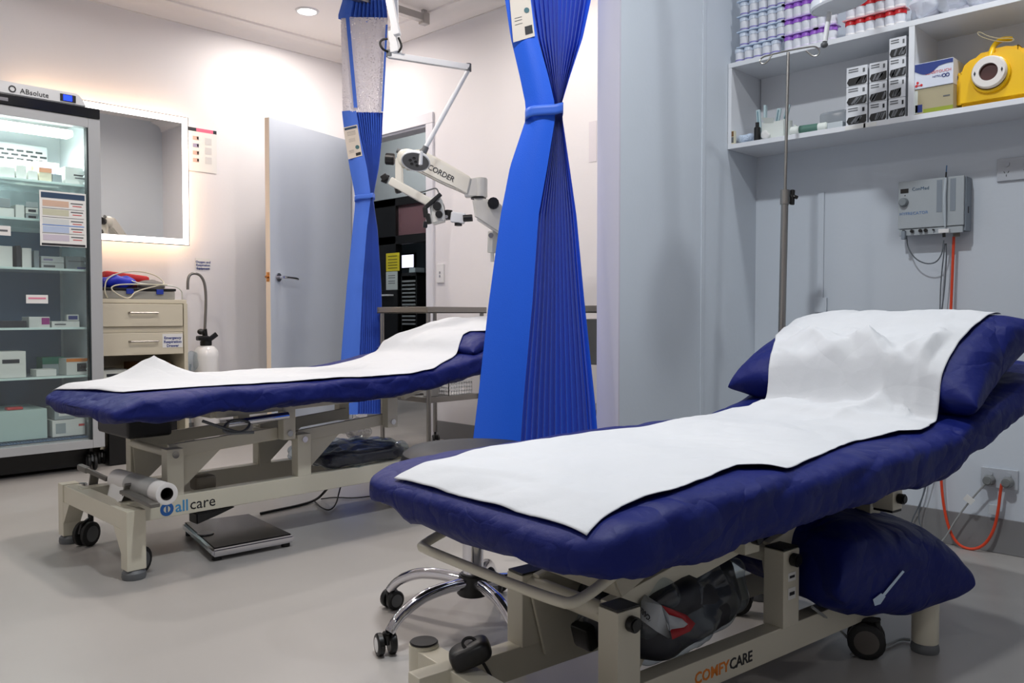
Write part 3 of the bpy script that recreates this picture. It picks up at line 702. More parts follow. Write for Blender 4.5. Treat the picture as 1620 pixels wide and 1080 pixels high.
# ================================================================== fridge
FX0, FX1, FY, FB = .90, 1.573, 4.49, 5.03
fr = thing('medicine_fridge', 'tall grey glass-door medicine fridge standing left of the lit mirror', 'fridge', ((FX0+FX1)/2, 4.8, 0))
fbody = mat('fridge_enamel', (.66, .67, .68), .35); fin = mat('fridge_liner', (.78, .82, .83), .35); fin_d = mat('fridge_liner_back', (.36, .45, .55), .4)
b = MB(); b.span((FX0, 4.55, .12), (FX0+.03, FB, 1.85)).span((FX1-.03, 4.55, .12), (FX1, FB, 1.85)).span((FX0, 4.55, .12), (FX1, FB, .165)).span((FX0, 4.55, 1.80), (FX1, FB, 1.85)).span((FX0, FB-.03, .12), (FX1, FB, 1.85))
b.build('cabinet', fbody, fr)
l_ = MB(); l_.span((FX0+.031, FB-.04, .166), (FX1-.031, FB-.031, 1.799)).span((FX0+.031, 4.56, .166), (FX0+.036, FB-.04, 1.799)).span((FX1-.036, 4.56, .166), (FX1-.031, FB-.04, 1.799))
l_.build('liner', fin, fr)
MB().span((FX0+.05, FB-.046, .20), (FX1-.05, FB-.041, 1.24)).build('back_panel', fin_d, fr)
d_ = MB(); sw = .058
d_.span((FX0, FY, .123), (FX0+sw, FY+.05, 1.79), .003).span((FX1-sw, FY, .123), (FX1, FY+.05, 1.79), .003).span((FX0+sw, FY, .123), (FX1-sw, FY+.05, .165), .002).span((FX0+sw, FY, 1.742), (FX1-sw, FY+.05, 1.79), .002)
dr = d_.build('door', fbody, fr)
MB().span((FX0+sw, FY+.014, .165), (FX1-sw, FY+.02, 1.742)).build('glass_pane', glass, dr)
MB().span((FX1-sw-.008, FY+.003, .165), (FX1-sw, FY+.04, 1.742)).build('gasket', mat('gasket', (.10, .14, .15), .5), dr)
MB().prism([(FX0, FY-.01, 1.795), (FX0, FY+.06, 1.795), (FX0, FY+.06, 1.845), (FX0, FY-.01, 1.845)][:4], (0, 0, 0) if 0 else (.0001, 0, 0)).build('x', blackp, fr) if 0 else None
MB().span((FX0, FY-.005, 1.792), (FX1-.002, FY+.06, 1.842), .003).build('header_strip', mat('black_gloss', (.03, .03, .035), .2), fr)
cn = MB().prism([(FX0, FY+.0, 1.843), (FX1-.06, FY+.0, 1.843), (FX1-.075, FY+.0, 1.875), (FX1-.10, FY, 1.905), (FX0, FY+.0, 1.905)], (0, .30, 0), .006)
bmesh.ops.translate(cn.bm, vec=(0, .155, 0), verts=cn.bm.verts)
cn = cn.build('control_panel', mat('panel_white', (.80, .81, .82), .4), fr)
dx = at_y(108, 162, FY).x
dsp = MB().span((dx-.036, FY+.001, 1.855), (dx+.036, FY+.004, 1.890), .001).build('display', blackp, cn)
MB().span((dx-.022, FY-.0002, 1.859), (dx+.018, FY+.001, 1.886)).build('screen', mat('blue_screen', (.05, .15, .9), .4, emit=((.05, .22, 1), 2.0)), dsp)
text('maker_name', 'ABsolute', .034, ink, cn, (at_y(32, 150, FY).x, FY+.0035, 1.858), (1, 0, 0), (0, 0, 1))
MB().lathe([(.011, 0), (.016, 0), (.016, .001), (.011, .001)], (at_y(20, 147, FY).x, FY+.004, 1.872), (0, -1, 0)).build('maker_emblem', ink, cn)
for x in (at_y(-5, 150, FY).x, ): MB().span((x-.05, FY-.0065, 1.808), (x+.045, FY-.0055, 1.824)).build('header_badge', mat('badge_grey', (.45, .45, .48), .4), fr)
MB().span((FX0+.03, 4.60, .02), (FX1-.03, 5.0, .12)).build('underside_shade', blackp, fr)  # black block standing in for the shade beneath the fridge
for x in (FX0+.06, FX1-.04):
    for y in (4.58, 4.97): castor(fr, (x, y, .12), R(80), .042, None, name='castor', hub=greyp, w=.02)
lm = mat('fridge_light', (1, 1, 1), .4, emit=((.96, 1, .985), 5))
MB().span((FX0+.05, 4.57, 1.70), (FX1-.10, 4.66, 1.735), .01).build('light_strip', lm, fr)
ld = bpy.data.lights.new('fridge_lamp', 'AREA'); ld.shape = 'RECTANGLE'; ld.size = .45; ld.size_y = .1; ld.energy = 4.5; ld.color = (.97, 1, .985)
lo = bpy.data.objects.new('fridge_lamp', ld); COL.objects.link(lo); lo.location = (1.2, 4.72, 1.69)
vg = MB()
for i in range(8):
    for j in range(4): vg.box((1.10+i*.045+(j % 2)*.02, 4.93, 1.66-j*.022), (.032, .004, .010))
MB().span((1.0, 4.932, 1.54), (1.46, 4.98, 1.70), .01).build('evaporator_cover', fin, fr)
vv = vg.build('vent_slots', mat('vent_dark', (.12, .16, .17), .5), fr)
SH = [1.46, 1.27, 1.03, .735, .49]
shm = clear_mat('shelf_glass', (.94, .97, .97), .7, .1)
for z in SH:
    s_ = MB().span((FX0+.04, 4.57, z-.006), (FX1-.04, 4.985, z)).build('shelf', shm, fr)
    MB().span((FX0+.04, 4.560, z-.008), (FX1-.04, 4.5695, z+.003), .001).build('front_strip', mat('shelf_strip', (.80, .90, .88), .3), s_)
cl = MB(); 
for k in range(44): cl.box((FX1-.045, 4.585, .25+k*.034), (.014, .02, .012), .003)
cl.span((FX1-.040, 4.575, .2), (FX1-.037, 4.6, 1.72)).build('shelf_rail', fin, fr)
gr = MB()
for k in range(40): gr.span((.95+k*.0145, 4.58, .172), (.957+k*.0145, 4.66, .176))
gr.span((.94, 4.575, .168), (1.53, 4.985, .172)).build('floor_grille', fin_d, fr)
# posters and cards on the fridge glass
def fcard(px0, py0, px1, py1, label, name='taped_card', cat='notice', header=None, rot=0):
    a = at_y(px0, py0, FY+.012); c = at_y(px1, py1, FY+.012)
    t = thing(name, label, cat, ((a.x+c.x)/2, FY+.012, min(a.z, c.z)))
    MB().span((a.x, FY+.0105, c.z), (c.x, FY+.0125, a.z)).build('sheet', card, t); return t, a, c
t, a, c = fcard(62, 300, 137, 392, 'colour-banded temperature chart taped to the fridge glass', 'temperature_chart', 'poster')
def band_on(t, a, c, y, u0, v0, u1, v1, m, nm='printed_band', dy=-.0008):
    MB().span((lerp(a.x, c.x, u0), y+dy, lerp(a.z, c.z, v1)), (lerp(a.x, c.x, u1), y, lerp(a.z, c.z, v0))).build(nm, m, t)
yb = FY+.0105
band_on(t, a, c, yb, .03, .03, .97, .13, mat('navy_print', (.15, .25, .36)))
for v, colr in ((.17, (.80, .68, .60)), (.33, (.75, .75, .66)), (.50, (.78, .80, .80)), (.64, (.68, .74, .84)), (.79, (.76, .73, .78))):
    band_on(t, a, c, yb, .06, v, .62, v+.11, mat('band_%d' % (v*100), colr, .7)); band_on(t, a, c, yb, .66, v+.02, .93, v+.04, greyp); band_on(t, a, c, yb, .70, v+.07, .90, v+.085, mat('red_print', (.75, .25, .25)))
for v in (.31, .47, .76): band_on(t, a, c, yb, .05, v, .95, v+.008, greyp)
band_on(t, a, c, yb, .05, .61, .95, .625, mat('blue_line', (.3, .5, .8)))
band_on(t, a, c, yb, .03, .95, .97, .99, ink)
t, a, c = fcard(41, 466, 76, 480, 'small white card with pink print on the fridge glass'); band_on(t, a, c, yb, .1, .3, .9, .5, mat('pink_print', (.85, .5, .6)))
t, a, c = fcard(-8, 356, 17, 373, 'white card with grey print low at the left of fridge glass'); band_on(t, a, c, yb, .2, .4, .8, .6, greyp)
# contents
cnt = 0
def fbox(px0, px1, hgt, shelf, m, label, name='medicine_box', dy=.02, dep=.12, z0=0, cat='box', mark=None, group='boxes inside the medicine fridge'):
    x0, x1 = at_y(px0, 400, 4.62+dy).x, at_y(px1, 400, 4.62+dy).x; z = (SH[shelf] if shelf < 5 else .178)+z0+.001
    o = MB().span((x0, 4.60+dy, z), (x1, 4.60+dy+dep, z+hgt), .002).build(name, m); tag(o, label, cat, group)
    if mark:
        for mk in mark:
            u0, v0, u1, v1, mm_ = mk; MB().span((lerp(x0, x1, u0), 4.5985+dy, z+hgt*v0), (lerp(x0, x1, u1), 4.6+dy, z+hgt*v1)).build('print', mm_, o)
    return o
bw_ = mat('box_white', (.86, .88, .86), .55); bc = mat('box_cream', (.86, .84, .74), .55); bg = mat('box_grey', (.60, .65, .66), .55)
lav = mat('lavender_print', (.62, .60, .72), .6); pur = mat('purple_print', (.6, .15, .5), .5); gd = mat('box_dark', (.12, .14, .17), .5); orr = mat('orange_print2', (.85, .5, .15), .5); grn = mat('green_print', (.2, .5, .4), .5)
PB = [(20, 50, .125, 0, bc, 'cream carton with lavender label at back of fridge top shelf, left one', .17, .1, 0, [(.1, .5, .9, .85, lav)]),
 (55, 94, .13, 0, bc, 'cream carton with lavender label at back of fridge top shelf, right one', .17, .1, 0, [(.1, .4, .9, .8, lav)]),
 (-6, 18, .115, 0, bw_, 'white carton at the far left of the fridge top shelf', .14, .1, 0, [(.1, .6, .8, .9, lav)]),
 (-4, 24, .06, 0, bw_, 'low white carton at left front of the fridge top shelf', .02, .1, 0, None),
 (26, 42, .075, 0, bw_, 'small white carton second in the fridge top shelf row', .02, .1, 0, None),
 (45, 60, .055, 0, bw_, 'low white carton behind the taped chart on top shelf', .02, .1, 0, None),
 (62, 82, .075, 0, bc, 'small cream carton with orange top on fridge top shelf', .02, .1, 0, [(0, .7, 1, 1, mat('peach', (.9, .65, .5)))]),
 (83, 98, .05, 0, bg, 'grey carton mid fridge top shelf', .02, .1, 0, None),
 (103, 141, .095, 0, bw_, 'large white carton at the right end of fridge top shelf', .02, .14, 0, [(.35, .55, .95, .62, gd), (.4, .4, .8, .46, greyp)]),
 (-5, 22, .05, 1, bw_, 'white carton, left on the fridge second shelf', .02, .12, 0, None), (-5, 16, .045, 1, bg, 'grey carton lying on the left carton of the fridge second shelf', .02, .12, .052, None),
 (24, 38, .07, 1, bw_, 'upright white carton on the fridge second shelf', .02, .12, 0, None), (40, 60, .03, 1, bg, 'flat grey carton lowest of three beside the chart', .02, .12, 0, [(.2, .3, .8, .7, gd)]), (40, 60, .03, 1, bw_, 'flat white carton middle of three beside the chart', .02, .12, .031, [(.2, .3, .8, .7, gd)]), (40, 60, .028, 1, bg, 'flat grey carton topmost of three beside the chart', .02, .12, .062, None),
 (-4, 18, .105, 2, bw_, 'tall white carton at left of the fridge third shelf', .02, .12, 0, None), (24, 31, .11, 2, gd, 'thin black folder standing on the fridge third shelf', .02, .12, 0, None), (33, 48, .10, 2, bw_, 'tall white carton beside the black folder', .02, .12, 0, None), (52, 60, .09, 2, bg, 'narrow grey carton right of the tall cartons', .02, .12, 0, None),
 (63, 99, .033, 2, bw_, 'flat white carton, lower of the pair under the chart', .02, .12, 0, [(.1, .3, .6, .6, greyp)]), (63, 99, .03, 2, bw_, 'flat white carton, upper of the pair under the chart', .02, .12, .034, [(.1, .3, .5, .6, lav)]),
 (102, 137, .07, 2, bg, 'pale grey carton at the right of fridge third shelf', .02, .12, 0, [(.5, .05, .95, .22, inkb), (.1, .6, .8, .66, greyp)]),
 (-6, 38, .035, 3, gd, 'dark flat pouch on left of the fridge fourth shelf', .02, .12, 0, None), (42, 75, .055, 3, bw_, 'white carton with a magenta square on the fridge fourth shelf', .02, .12, 0, [(.6, .3, .98, .9, pur)]),
 (78, 122, .032, 3, bw_, 'long flat white carton on the fridge fourth shelf', .02, .12, 0, [(.1, .4, .5, .6, greyp)]), (102, 121, .032, 3, bw_, 'small digital thermometer with blue face on a flat carton', .05, .03, .034, [(.12, .2, .88, .8, inkb)]),
 (-6, 36, .13, 4, bw_, 'white tub at left of the fridge fifth shelf', .02, .14, 0, [(.1, .55, .75, .70, gd)]), (52, 84, .035, 4, bw_, 'low white pack mid fridge fifth shelf', .02, .1, 0, None), (62, 98, .09, 4, grn, 'green carton behind the low white pack', .14, .1, 0, [(0, 0, 1, .6, bg)]),
 (100, 137, .085, 4, bw_, 'white and orange carton right on the fridge fifth shelf', .02, .13, 0, [(0, .8, 1, 1, orr), (.45, .2, .85, .7, gd), (.58, .32, .85, .58, bw_)]),
 (-8, 68, .15, 5, mat('tub_frost', (.70, .80, .78), .4), 'large frosted tub on the fridge floor', .02, .3, 0, None),
 (76, 128, .085, 5, bw_, 'wide white carton on the fridge floor', .02, .16, 0, [(.1, .2, .4, .8, bg), (.8, .55, .98, .68, mat('red_print', (.75, .25, .25)))]), (80, 112, .06, 5, bg, 'grey carton on the wide white carton', .02, .14, .087, [(.2, .3, .8, .6, bw_)])]
for p0, p1, hh, sh, m, lb, dy, dep, z0, mk in PB: fbox(p0, p1, hh, sh, m, lb, dy=dy, dep=min(dep, .33-dy), z0=z0, mark=mk)
mk_ = fbox(5, 30, .012, 5, mat('red_print', (.75, .25, .25)), 'red handled scissors lying on the frosted tub', 'scissors', .04, .05, .152, 'scissors', group=None)
# ================================================================== backlit mirror
MX0, MX1, MZ0, MZ1, MY = 1.33, 2.281, 1.232, 2.008, 5.055
gd0 = mat('rim_dark', (.22, .21, .22), .4)
mi = thing('mirror', 'backlit rectangular mirror with glowing white border above the drawers', 'mirror', ((MX0+MX1)/2, MY, MZ0))
MB().span((MX0, MY, MZ0), (MX1, MY+.02, MZ1)).build('mirror_glass', mat('mirror_silver', (.93, .92, .90), .02, 1), mi)
led = mat('led_border', (1, 1, 1), .4, emit=((1, .95, .93), 5)); bd = .034
lb_ = MB().span((MX0, MY-.002, MZ0), (MX1, MY, MZ0+bd)).span((MX0, MY-.002, MZ1-bd), (MX1, MY, MZ1)).span((MX0, MY-.002, MZ0+bd), (MX0+bd, MY, MZ1-bd)).span((MX1-bd, MY-.002, MZ0+bd), (MX1, MY, MZ1-bd))
lb_.build('light_border', led, mi)
MB().span((MX0+.03, MY+.02, MZ0+.03), (MX1-.03, MY+.045, MZ1-.03)).build('backing_box', blackp, mi)
MB().span((MX1-.0, MY-.003, MZ0), (MX1+.004, MY+.02, MZ1)).span((MX0, MY-.003, MZ0-.004), (MX1+.004, MY+.02, MZ0)).span((MX0, MY-.003, MZ1), (MX1+.004, MY+.02, MZ1+.004)).build('rim', gd0, mi)
glow = mat('led_back', (1, .9, .8), .4, emit=((1, .84, .68), 22))
gl = MB().span((MX0+.01, MY+.022, MZ0+.012), (MX1-.015, MY+.03, MZ0+.02)).span((MX0+.01, MY+.022, MZ1-.02), (MX1-.015, MY+.03, MZ1-.012)).span((MX1-.022, MY+.022, MZ0+.02), (MX1-.014, MY+.03, MZ1-.02))
gl.build('backlight_strip', glow, mi)
# ================================================================== drawer unit
DX0, DX1, DYF, DYB = 1.60, 2.10, 4.68, 5.11
du = thing('drawer_unit', 'cream two-drawer cabinet under the mirror, right of the fridge', 'cabinet', ((DX0+DX1)/2, (DYF+DYB)/2, 0))
enam = mat('unit_enamel', (.80, .77, .69), .4)
cb = MB().span((DX0, DYF+.01, .865), (DX1, DYB, .887), .002).span((DX0, DYF+.01, .08), (DX0+.018, DYB, .865)).span((DX1-.022, DYF+.0, .08), (DX1, DYB, .865), .002).span((DX0, DYB-.015, .08), (DX1, DYB, .865)).span((DX0, DYF+.01, .705), (DX1-.02, DYF+.03, .735)).span((DX0, DYF+.01, .40), (DX1-.02, DYB-.015, .415)).span((DX0, DYF+.01, .08), (DX1-.02, DYB-.015, .10))
cb.build('carcass', enam, du)
for z0, z1 in ((.737, .862), (.580, .703)):
    d_ = MB().span((DX0+.01, DYF-.006, z0), (DX1-.030, DYF+.012, z1), .003).build('drawer', enam, du)
    hx = (DX0+DX1)/2-.005; zz = z0+.075
    MB().tube([(hx-.075, DYF-.006, zz), (hx-.075, DYF-.03, zz), (hx+.075, DYF-.03, zz), (hx+.075, DYF-.006, zz)], .0055, 8).build('handle', steel, d_)
for x in (DX0+.04, DX1-.04):
    for y in (DYF+.05, DYB-.05): castor(du, (x, y, .082), R(70), .032, None, w=.016)
a = at_y(257, 528, DYF-.007); c = at_y(289, 549, DYF-.007)
t = thing('drawer_label', 'white label with blue writing stuck on the lower drawer front', 'label', ((a.x+c.x)/2, DYF-.007, c.z))
MB().span((a.x, DYF-.0075, c.z), (c.x, DYF-.0062, a.z)).build('sheet', card, t)
text('writing', 'Emergency\nRespiration\nDrawer', .022, inkb, t, ((a.x+c.x)/2, DYF-.008, a.z-.030), (1, 0, 0), (0, 0, 1), 'CENTER', bold=.0006)
tag(MB().span((1.63, 4.76, .416), (1.80, 5.0, .50), .006).build('storage_tub', bw_), 'white tub with hand slot on the open shelf of the cream cabinet', 'tub')
tag(MB().span((1.66, 4.756, .44), (1.76, 4.7595, .46), .001).build('hand_slot', gd), 'dark slot', 'slot') if 0 else None
st = bpy.data.objects['storage_tub']; MB().span((1.68, 4.757, .462), (1.77, 4.7602, .478), .001).build('hand_slot', gd, st)
tag(MB().span((1.86, 4.80, .416), (2.05, 5.0, .53), .004).build('carton', mat('kraft', (.52, .36, .22), .7)), 'brown cardboard carton on the open shelf of the cream cabinet', 'box')
tag(MB().span((1.64, 4.72, .101), (1.98, 5.05, .36), .008).build('lower_block', blackp), 'black block on the bottom of the cream cabinet', 'case')  # plain black block filling the lower bay
tag(MB().span((1.63, 4.60, .0), (2.00, 4.665, .30), .01).build('floor_block', blackp), 'black block standing on the floor before the cream cabinet', 'case')  # plain black block in front of the cabinet
# toolbox and heap on top
zt = .888
tb = thing('organiser_case', 'clear plastic case with black lid and blue latches on the cream cabinet', 'case', (1.85, 4.86, zt))
MB().span((1.655, 4.74, zt), (2.055, 5.0, zt+.046), .004).build('box', clear_mat('case_clear', (.8, .8, .78), .55, .2), tb)
MB().span((1.665, 4.75, zt+.002), (2.045, 4.99, zt+.036), .004).build('contents_tray', mat('tray_grey', (.55, .54, .50), .5), tb)
MB().span((1.65, 4.735, zt+.047), (2.06, 5.005, zt+.062), .004).build('lid', blackp, tb)
for x in (1.80, 1.965): MB().box((x, 4.732, zt+.042), (.04, .008, .028), .003).build('latch', mat('latch_blue', (.1, .2, .6), .4), tb)
zt2 = zt+.0625
tag(MB().ell((1.765, 4.81, zt2+.032), (.09, .05, .036), e=.9, seg=40, rings=20, nz=.018, ns=22, seed=2).build('rubber_gloves', mat('royal_blue', (.08, .16, .72), .5)), 'crumpled royal blue gloves on the organiser case', 'gloves')
rb = thing('folded_cuff', 'red blood pressure cuff rolled on the organiser case', 'cuff', (1.86, 4.93, zt2))
MB().bar((1.73, 4.94, zt2+.075), (1.98, 4.93, zt2+.048), .07, .05, bev=.018).build('cuff', mat('cuff_red', (.72, .08, .10), .6), rb)
MB().bar((1.74, 4.95, zt2+.025), (1.99, 4.95, zt2+.018), .06, .03, bev=.01).build('cuff_lining', mat('cuff_dark', (.35, .1, .1), .7), rb)
tag(MB().ell((1.965, 4.84, zt2+.018), (.075, .06, .030), e=.8, seg=36, rings=18, nz=.02, ns=18, seed=5).build('grey_cloth', mat('cloth_grey', (.45, .44, .43), .8)), 'grey folded cloth on the right of the organiser case', 'cloth')
tag(MB().span((1.70, 4.76, zt2), (2.04, 4.79, zt2+.010), .003).build('cable_coil', mat('cable_beige', (.74, .72, .64), .5)), 'x', 'x') if 0 else None
cb = mat('cable_beige', (.78, .76, .68), .45)
tag(MB().tube([(1.68, 4.73, .893), (1.66, 4.72, .93), (1.69, 4.76, zt2+.06), (1.84, 4.80, zt2+.10), (1.98, 4.84, zt2+.085), (2.03, 4.80, zt2+.03), (1.95, 4.72, zt2+.015), (1.82, 4.715, zt2-.02), (1.79, 4.70, .892), (1.75, 4.69, .892), (1.68, 4.70, zt2-.01), (1.72, 4.715, zt2+.015), (1.84, 4.718, zt2+.02), (2.0, 4.718, zt2+.02)], .0035, 6, 3).build('cable', cb), 'beige cable looping over the organiser case on the cabinet', 'cable')
tag(MB().tube([(1.74, 4.80, zt2+.06), (1.80, 4.78, zt2+.05), (1.87, 4.75, zt2+.02), (2.02, 4.73, zt2+.02), (2.11, 4.78, zt2), (2.125, 4.8, .90), (2.12, 4.8, .80), (2.115, 4.8, .76)], .0035, 6, 3).build('oxygen_tube', mat('tube_clear', (.85, .86, .83), .2)), 'pale tube hanging over the right side of the cream cabinet', 'tube')
tag(MB().span((2.102, 4.79, .70), (2.112, 4.81, .78), .003).build('drip_clip', whitep), 'small white clip hanging on the right side of the cream cabinet', 'clip')
# notices on the left wall
def wcard(x0, y0, x1, y1, Y, name, label, cat='notice', m=card, th=.002):
    a = at_y(x0, y0, Y); c = at_y(x1, y1, Y)
    t = thing(name, label, cat, ((a.x+c.x)/2, Y, c.z)); MB().span((a.x, Y-th, c.z), (c.x, Y-.0003, a.z)).build('sheet', m, t); return t, a, c
t, a, c = wcard(296, 200, 343, 275, 5.148, 'wall_poster', 'white instruction poster with pink header on the wall beside the mirror', 'poster')
yb = 5.146
band_on(t, a, c, yb, 0, 0, .3, .08, gd); band_on(t, a, c, yb, .3, 0, .88, .08, mat('pink_header', (.85, .40, .52), .6)); band_on(t, a, c, yb, .88, 0, 1, .08, gd)
for r in range(4):
    band_on(t, a, c, yb, .18, .19+r*.17, .38, .28+r*.17, mat('skin_print', (.78, .66, .62)) if r != 1 else lav, 'picture'); band_on(t, a, c, yb, .32, .20+r*.17, .38, .26+r*.17, greyp)
for r in range(3): band_on(t, a, c, yb, .60, .20+r*.22, .82, .36+r*.22, mat('faint_print', (.80, .80, .80)), 'text_block')
t, a, c = wcard(309, 408, 333, 425, 5.148, 'wall_notice', 'small white notice with blue writing above the oxygen bottle')
text('writing', 'Oxygen and\nRespiration\nEquipment', .020, inkb, t, ((a.x+c.x)/2, 5.1455, a.z-.030), (1, 0, 0), (0, 0, 1), 'CENTER', bold=.0005)
# ================================================================== white pressure bottle with black head
ob_ = at_y(326, 560, 4.98); ox, oy = ob_.x, 4.98
bt = thing('pressure_bottle', 'white rounded bottle with black pump head and bent grey hose by the left wall', 'bottle', (ox, oy, 0))
zb = at_y(326, 546, 4.98).z
MB().lathe([(0, 0), (.07, 0), (.076, .01), (.076, zb-.07), (.07, zb-.03), (.05, zb-.008), (.025, zb), (0, zb)], (ox, oy, 0), seg=32).build('bottle', mat('bottle_white', (.90, .90, .90), .2), bt)
MB().cyl((ox, oy, zb-.004), (ox, oy, zb+.03), .035, bev=.004).build('collar', blackp, bt)
MB().box((ox-.03, oy-.02, zb+.045), (.07, .05, .03), .008).ell((ox-.045, oy-.03, zb+.085), (.022, .022, .018)).cyl((ox, oy, zb+.02), (ox-.01, oy, zb+.10), .016).build('pump_head', blackp, bt)
MB().bar((ox+.01, oy-.01, zb+.03), (ox+.062, oy-.02, zb+.07), .015, .03, bev=.004).build('pump_handle', blackp, bt)
hp = [at_y(x, y, 4.99) for x, y in ((324, 521), (325, 500), (326, 470), (324, 448), (318, 436), (310, 432), (301, 433), (297, 442), (297, 458))]
MB().tube(hp, .0085, 10, 2).build('hose', mat('hose_grey', (.50, .49, .47), .3, .6), bt)
tag(MB().ell((ox-.10, oy-.02, .52), (.035, .03, .06), e=.8, seg=24, rings=14, nz=.01, ns=30).tube([(ox-.10, oy, .50), (ox-.12, oy, .3), (ox-.1, oy, .1), (ox-.08, oy, .005)], .006, 6, 2).build('oxygen_mask', film), 'clear plastic mask and tubing hanging left of the white bottle', 'mask')
# ================================================================== stool
sc_ = CAMP+FWH*2.12+RT*(-.10); sx, sy = sc_.x, sc_.y
stl = thing('wheeled_stool', 'round black padded stool on chrome five-star base behind the near bed', 'stool', (sx, sy, 0))
leath = mat('black_vinyl', (.045, .055, .075), .5, bump=(90, .05), spec=.3)
MB().lathe([(0, .395), (.165, .395), (.178, .41), (.184, .43), (.178, .45), (.160, .462), (.10, .466), (0, .467)], (sx, sy, 0), seg=56).build('seat', leath, stl)
MB().lathe([(.1795, .425), (.186, .428), (.186, .433), (.1795, .436)], (sx, sy, 0), seg=56).build('seat_piping', leath, stl)
MB().cyl((sx, sy, .385), (sx, sy, .396), .10).cyl((sx, sy, .34), (sx, sy, .386), .022).build('seat_plate', blackp, stl)
MB().cyl((sx, sy, .10), (sx, sy, .26), .027, seg=28).cyl((sx, sy, .25), (sx, sy, .36), .014, seg=20).build('gas_column', chrome, stl)
MB().cyl((sx, sy, .085), (sx, sy, .14), .042, r2=.036, seg=28, bev=.004).build('hub', blackp, stl)
a0 = math.atan2((at_h(635, 1030, .0)-V((sx, sy, 0))).y, (at_h(635, 1030, .0)-V((sx, sy, 0))).x)
for k in range(5):
    a = a0+k*2*PI/5; u = V((math.cos(a), math.sin(a), 0)); c = V((sx, sy, 0))
    pts = [c+u*.03+V((0, 0, .118)), c+u*.10+V((0, 0, .122)), c+u*.17+V((0, 0, .115)), c+u*.235+V((0, 0, .085)), c+u*.262+V((0, 0, .055))]
    MB().tube(pts, [.0155, .0155, .015, .015, .0145, .014, .013, .0125, .012], 14, 3).build('base_leg', chrome, stl)
    castor(stl, c+u*.268+V((0, 0, .05)), a+R(70), .026, None, hub=whitep if k == 0 else greyp, w=.02, tyre=blackp)
# ================================================================== microscope on floor stand
MZ = 3.95
def W(x, y, z=MZ): return at_z(x, y, z)
mcr = mat('microscope_cream', (.86, .85, .81), .35); mgr = mat('microscope_grey', (.83, .83, .81), .4)
ms = thing('surgical_microscope', 'cream surgical microscope with long arm and black knobs reaching left of near curtain', 'microscope', V((W(800, 800).x, W(800, 800).y, 0)))
D = FWH
MB().prism([W(*p) for p in ((640, 240), (667, 238), (700, 255), (746, 282), (741, 309), (700, 291), (655, 268), (640, 268))], D*.07, .008).build('main_arm', mcr, ms)
MB().prism([W(*p) for p in ((722, 271), (746, 283), (740, 309), (721, 299))], D*.078, .004).build('arm_cover', mcr, ms)
MB().ell(W(644, 251), (.045, .045, .045), e=.75, seg=28).build('elbow_housing', mcr, ms)
MB().cyl(W(760, 313), W(760, 282), .034, seg=28, bev=.004).prism([W(*p) for p in ((738, 284), (762, 282), (762, 312), (735, 312))], D*.06, .004).build('pivot_head', mgr, ms)
MB().cyl(W(757, 315), W(757, 312), .036, seg=28).build('pivot_ring', blackp, ms)
MB().prism([W(*p) for p in ((747, 315), (770, 315), (795, 325), (812, 345), (812, 385), (782, 366), (752, 346))], D*.075, .01).build('lower_body', mgr, ms)
MB().bar(W(820, 395), W(785, 345), .07, .06, bev=.01).build('stand_arm', mgr, ms)
MB().cyl(W(781, 324)-D*.037, W(781, 324)-D*.072, .027, seg=12, bev=.003).build('clamp_knob', blackp, ms)
MB().bar(W(780, 366), W(779, 400), .034, .04, bev=.004).cyl(W(779, 398), W(779, 414), .009).build('drop_post', mgr, ms)
MB().cyl(W(777, 373)-D*.02, W(777, 373)-D*.03, .012).build('post_bolt', steel, ms)
MB().prism([W(*p) for p in ((626, 250), (637, 250), (638, 296), (626, 292))], D*.04, .005).build('drop_link', mcr, ms)
MB().cyl(W(624, 252), W(610, 251), .028, seg=12, bev=.003).build('tension_knob', blackp, ms)
MB().cyl(W(634, 240)-D*.0, W(628, 238), .012, seg=10).build('lock_knob', greyp, ms)
MB().bar(W(617, 286), W(681, 321), .045, .040, bev=.008).build('coupling_arm', mcr, ms)
MB().bar(W(604, 284), W(613, 278), .03, .03, bev=.004).bar(W(607, 289), W(612, 276), .014, .03, bev=.003).build('arm_knob', blackp, ms)
MB().cyl(W(629, 296)-D*.0, W(631, 305), .017, seg=12, bev=.003).build('friction_knob', blackp, ms)
MB().prism([W(*p) for p in ((681, 314), (690, 312), (699, 314), (703, 330), (706, 350), (684, 356), (681, 335))], D*.075, .007).build('optics_body', mgr, ms)
MB().bar(W(699, 309), W(673, 332), .016, .02, bev=.004).bar(W(674, 330), W(676, 346), .022, .02, bev=.004).bar(W(678, 340), W(681, 356), .022, .02, bev=.003).bar(W(675, 352), W(674, 362), .016, .02, bev=.003).build('grip_handle', blackp, ms); gh_ = [c for c in bpy.data.objects if c.name == 'grip_handle'][0]; gh_.location += (D*-.05)
for x, y, r in ((693, 328, .020), (696, 341, .017)): MB().cyl(W(x, y)-D*.037, W(x, y)-D*.058, r, seg=14, bev=.002).build('zoom_knob', blackp, ms)
MB().box(W(707, 340), (.034, .045, .045), .003).build('beam_splitter', blackp, ms); MB().cyl(W(707, 344)-D*.030, W(707, 344)-D*.036, .008).build('lock_screw', chrome, ms)
MB().bar(W(713, 343), W(736, 346), .045, .05, bev=.008).build('binocular_head', whitem, ms)
MB().cyl(W(733, 346)-D*.018, W(747, 345)-D*.018, .016, seg=18).build('eyepiece', blackp, ms); MB().cyl(W(733, 344)+D*.045, W(747, 343)+D*.045, .016, seg=18).build('eyepiece', blackp, ms)
MB().cyl(W(725, 357), W(725, 349), .018, seg=12).build('focus_knob', blackp, ms)
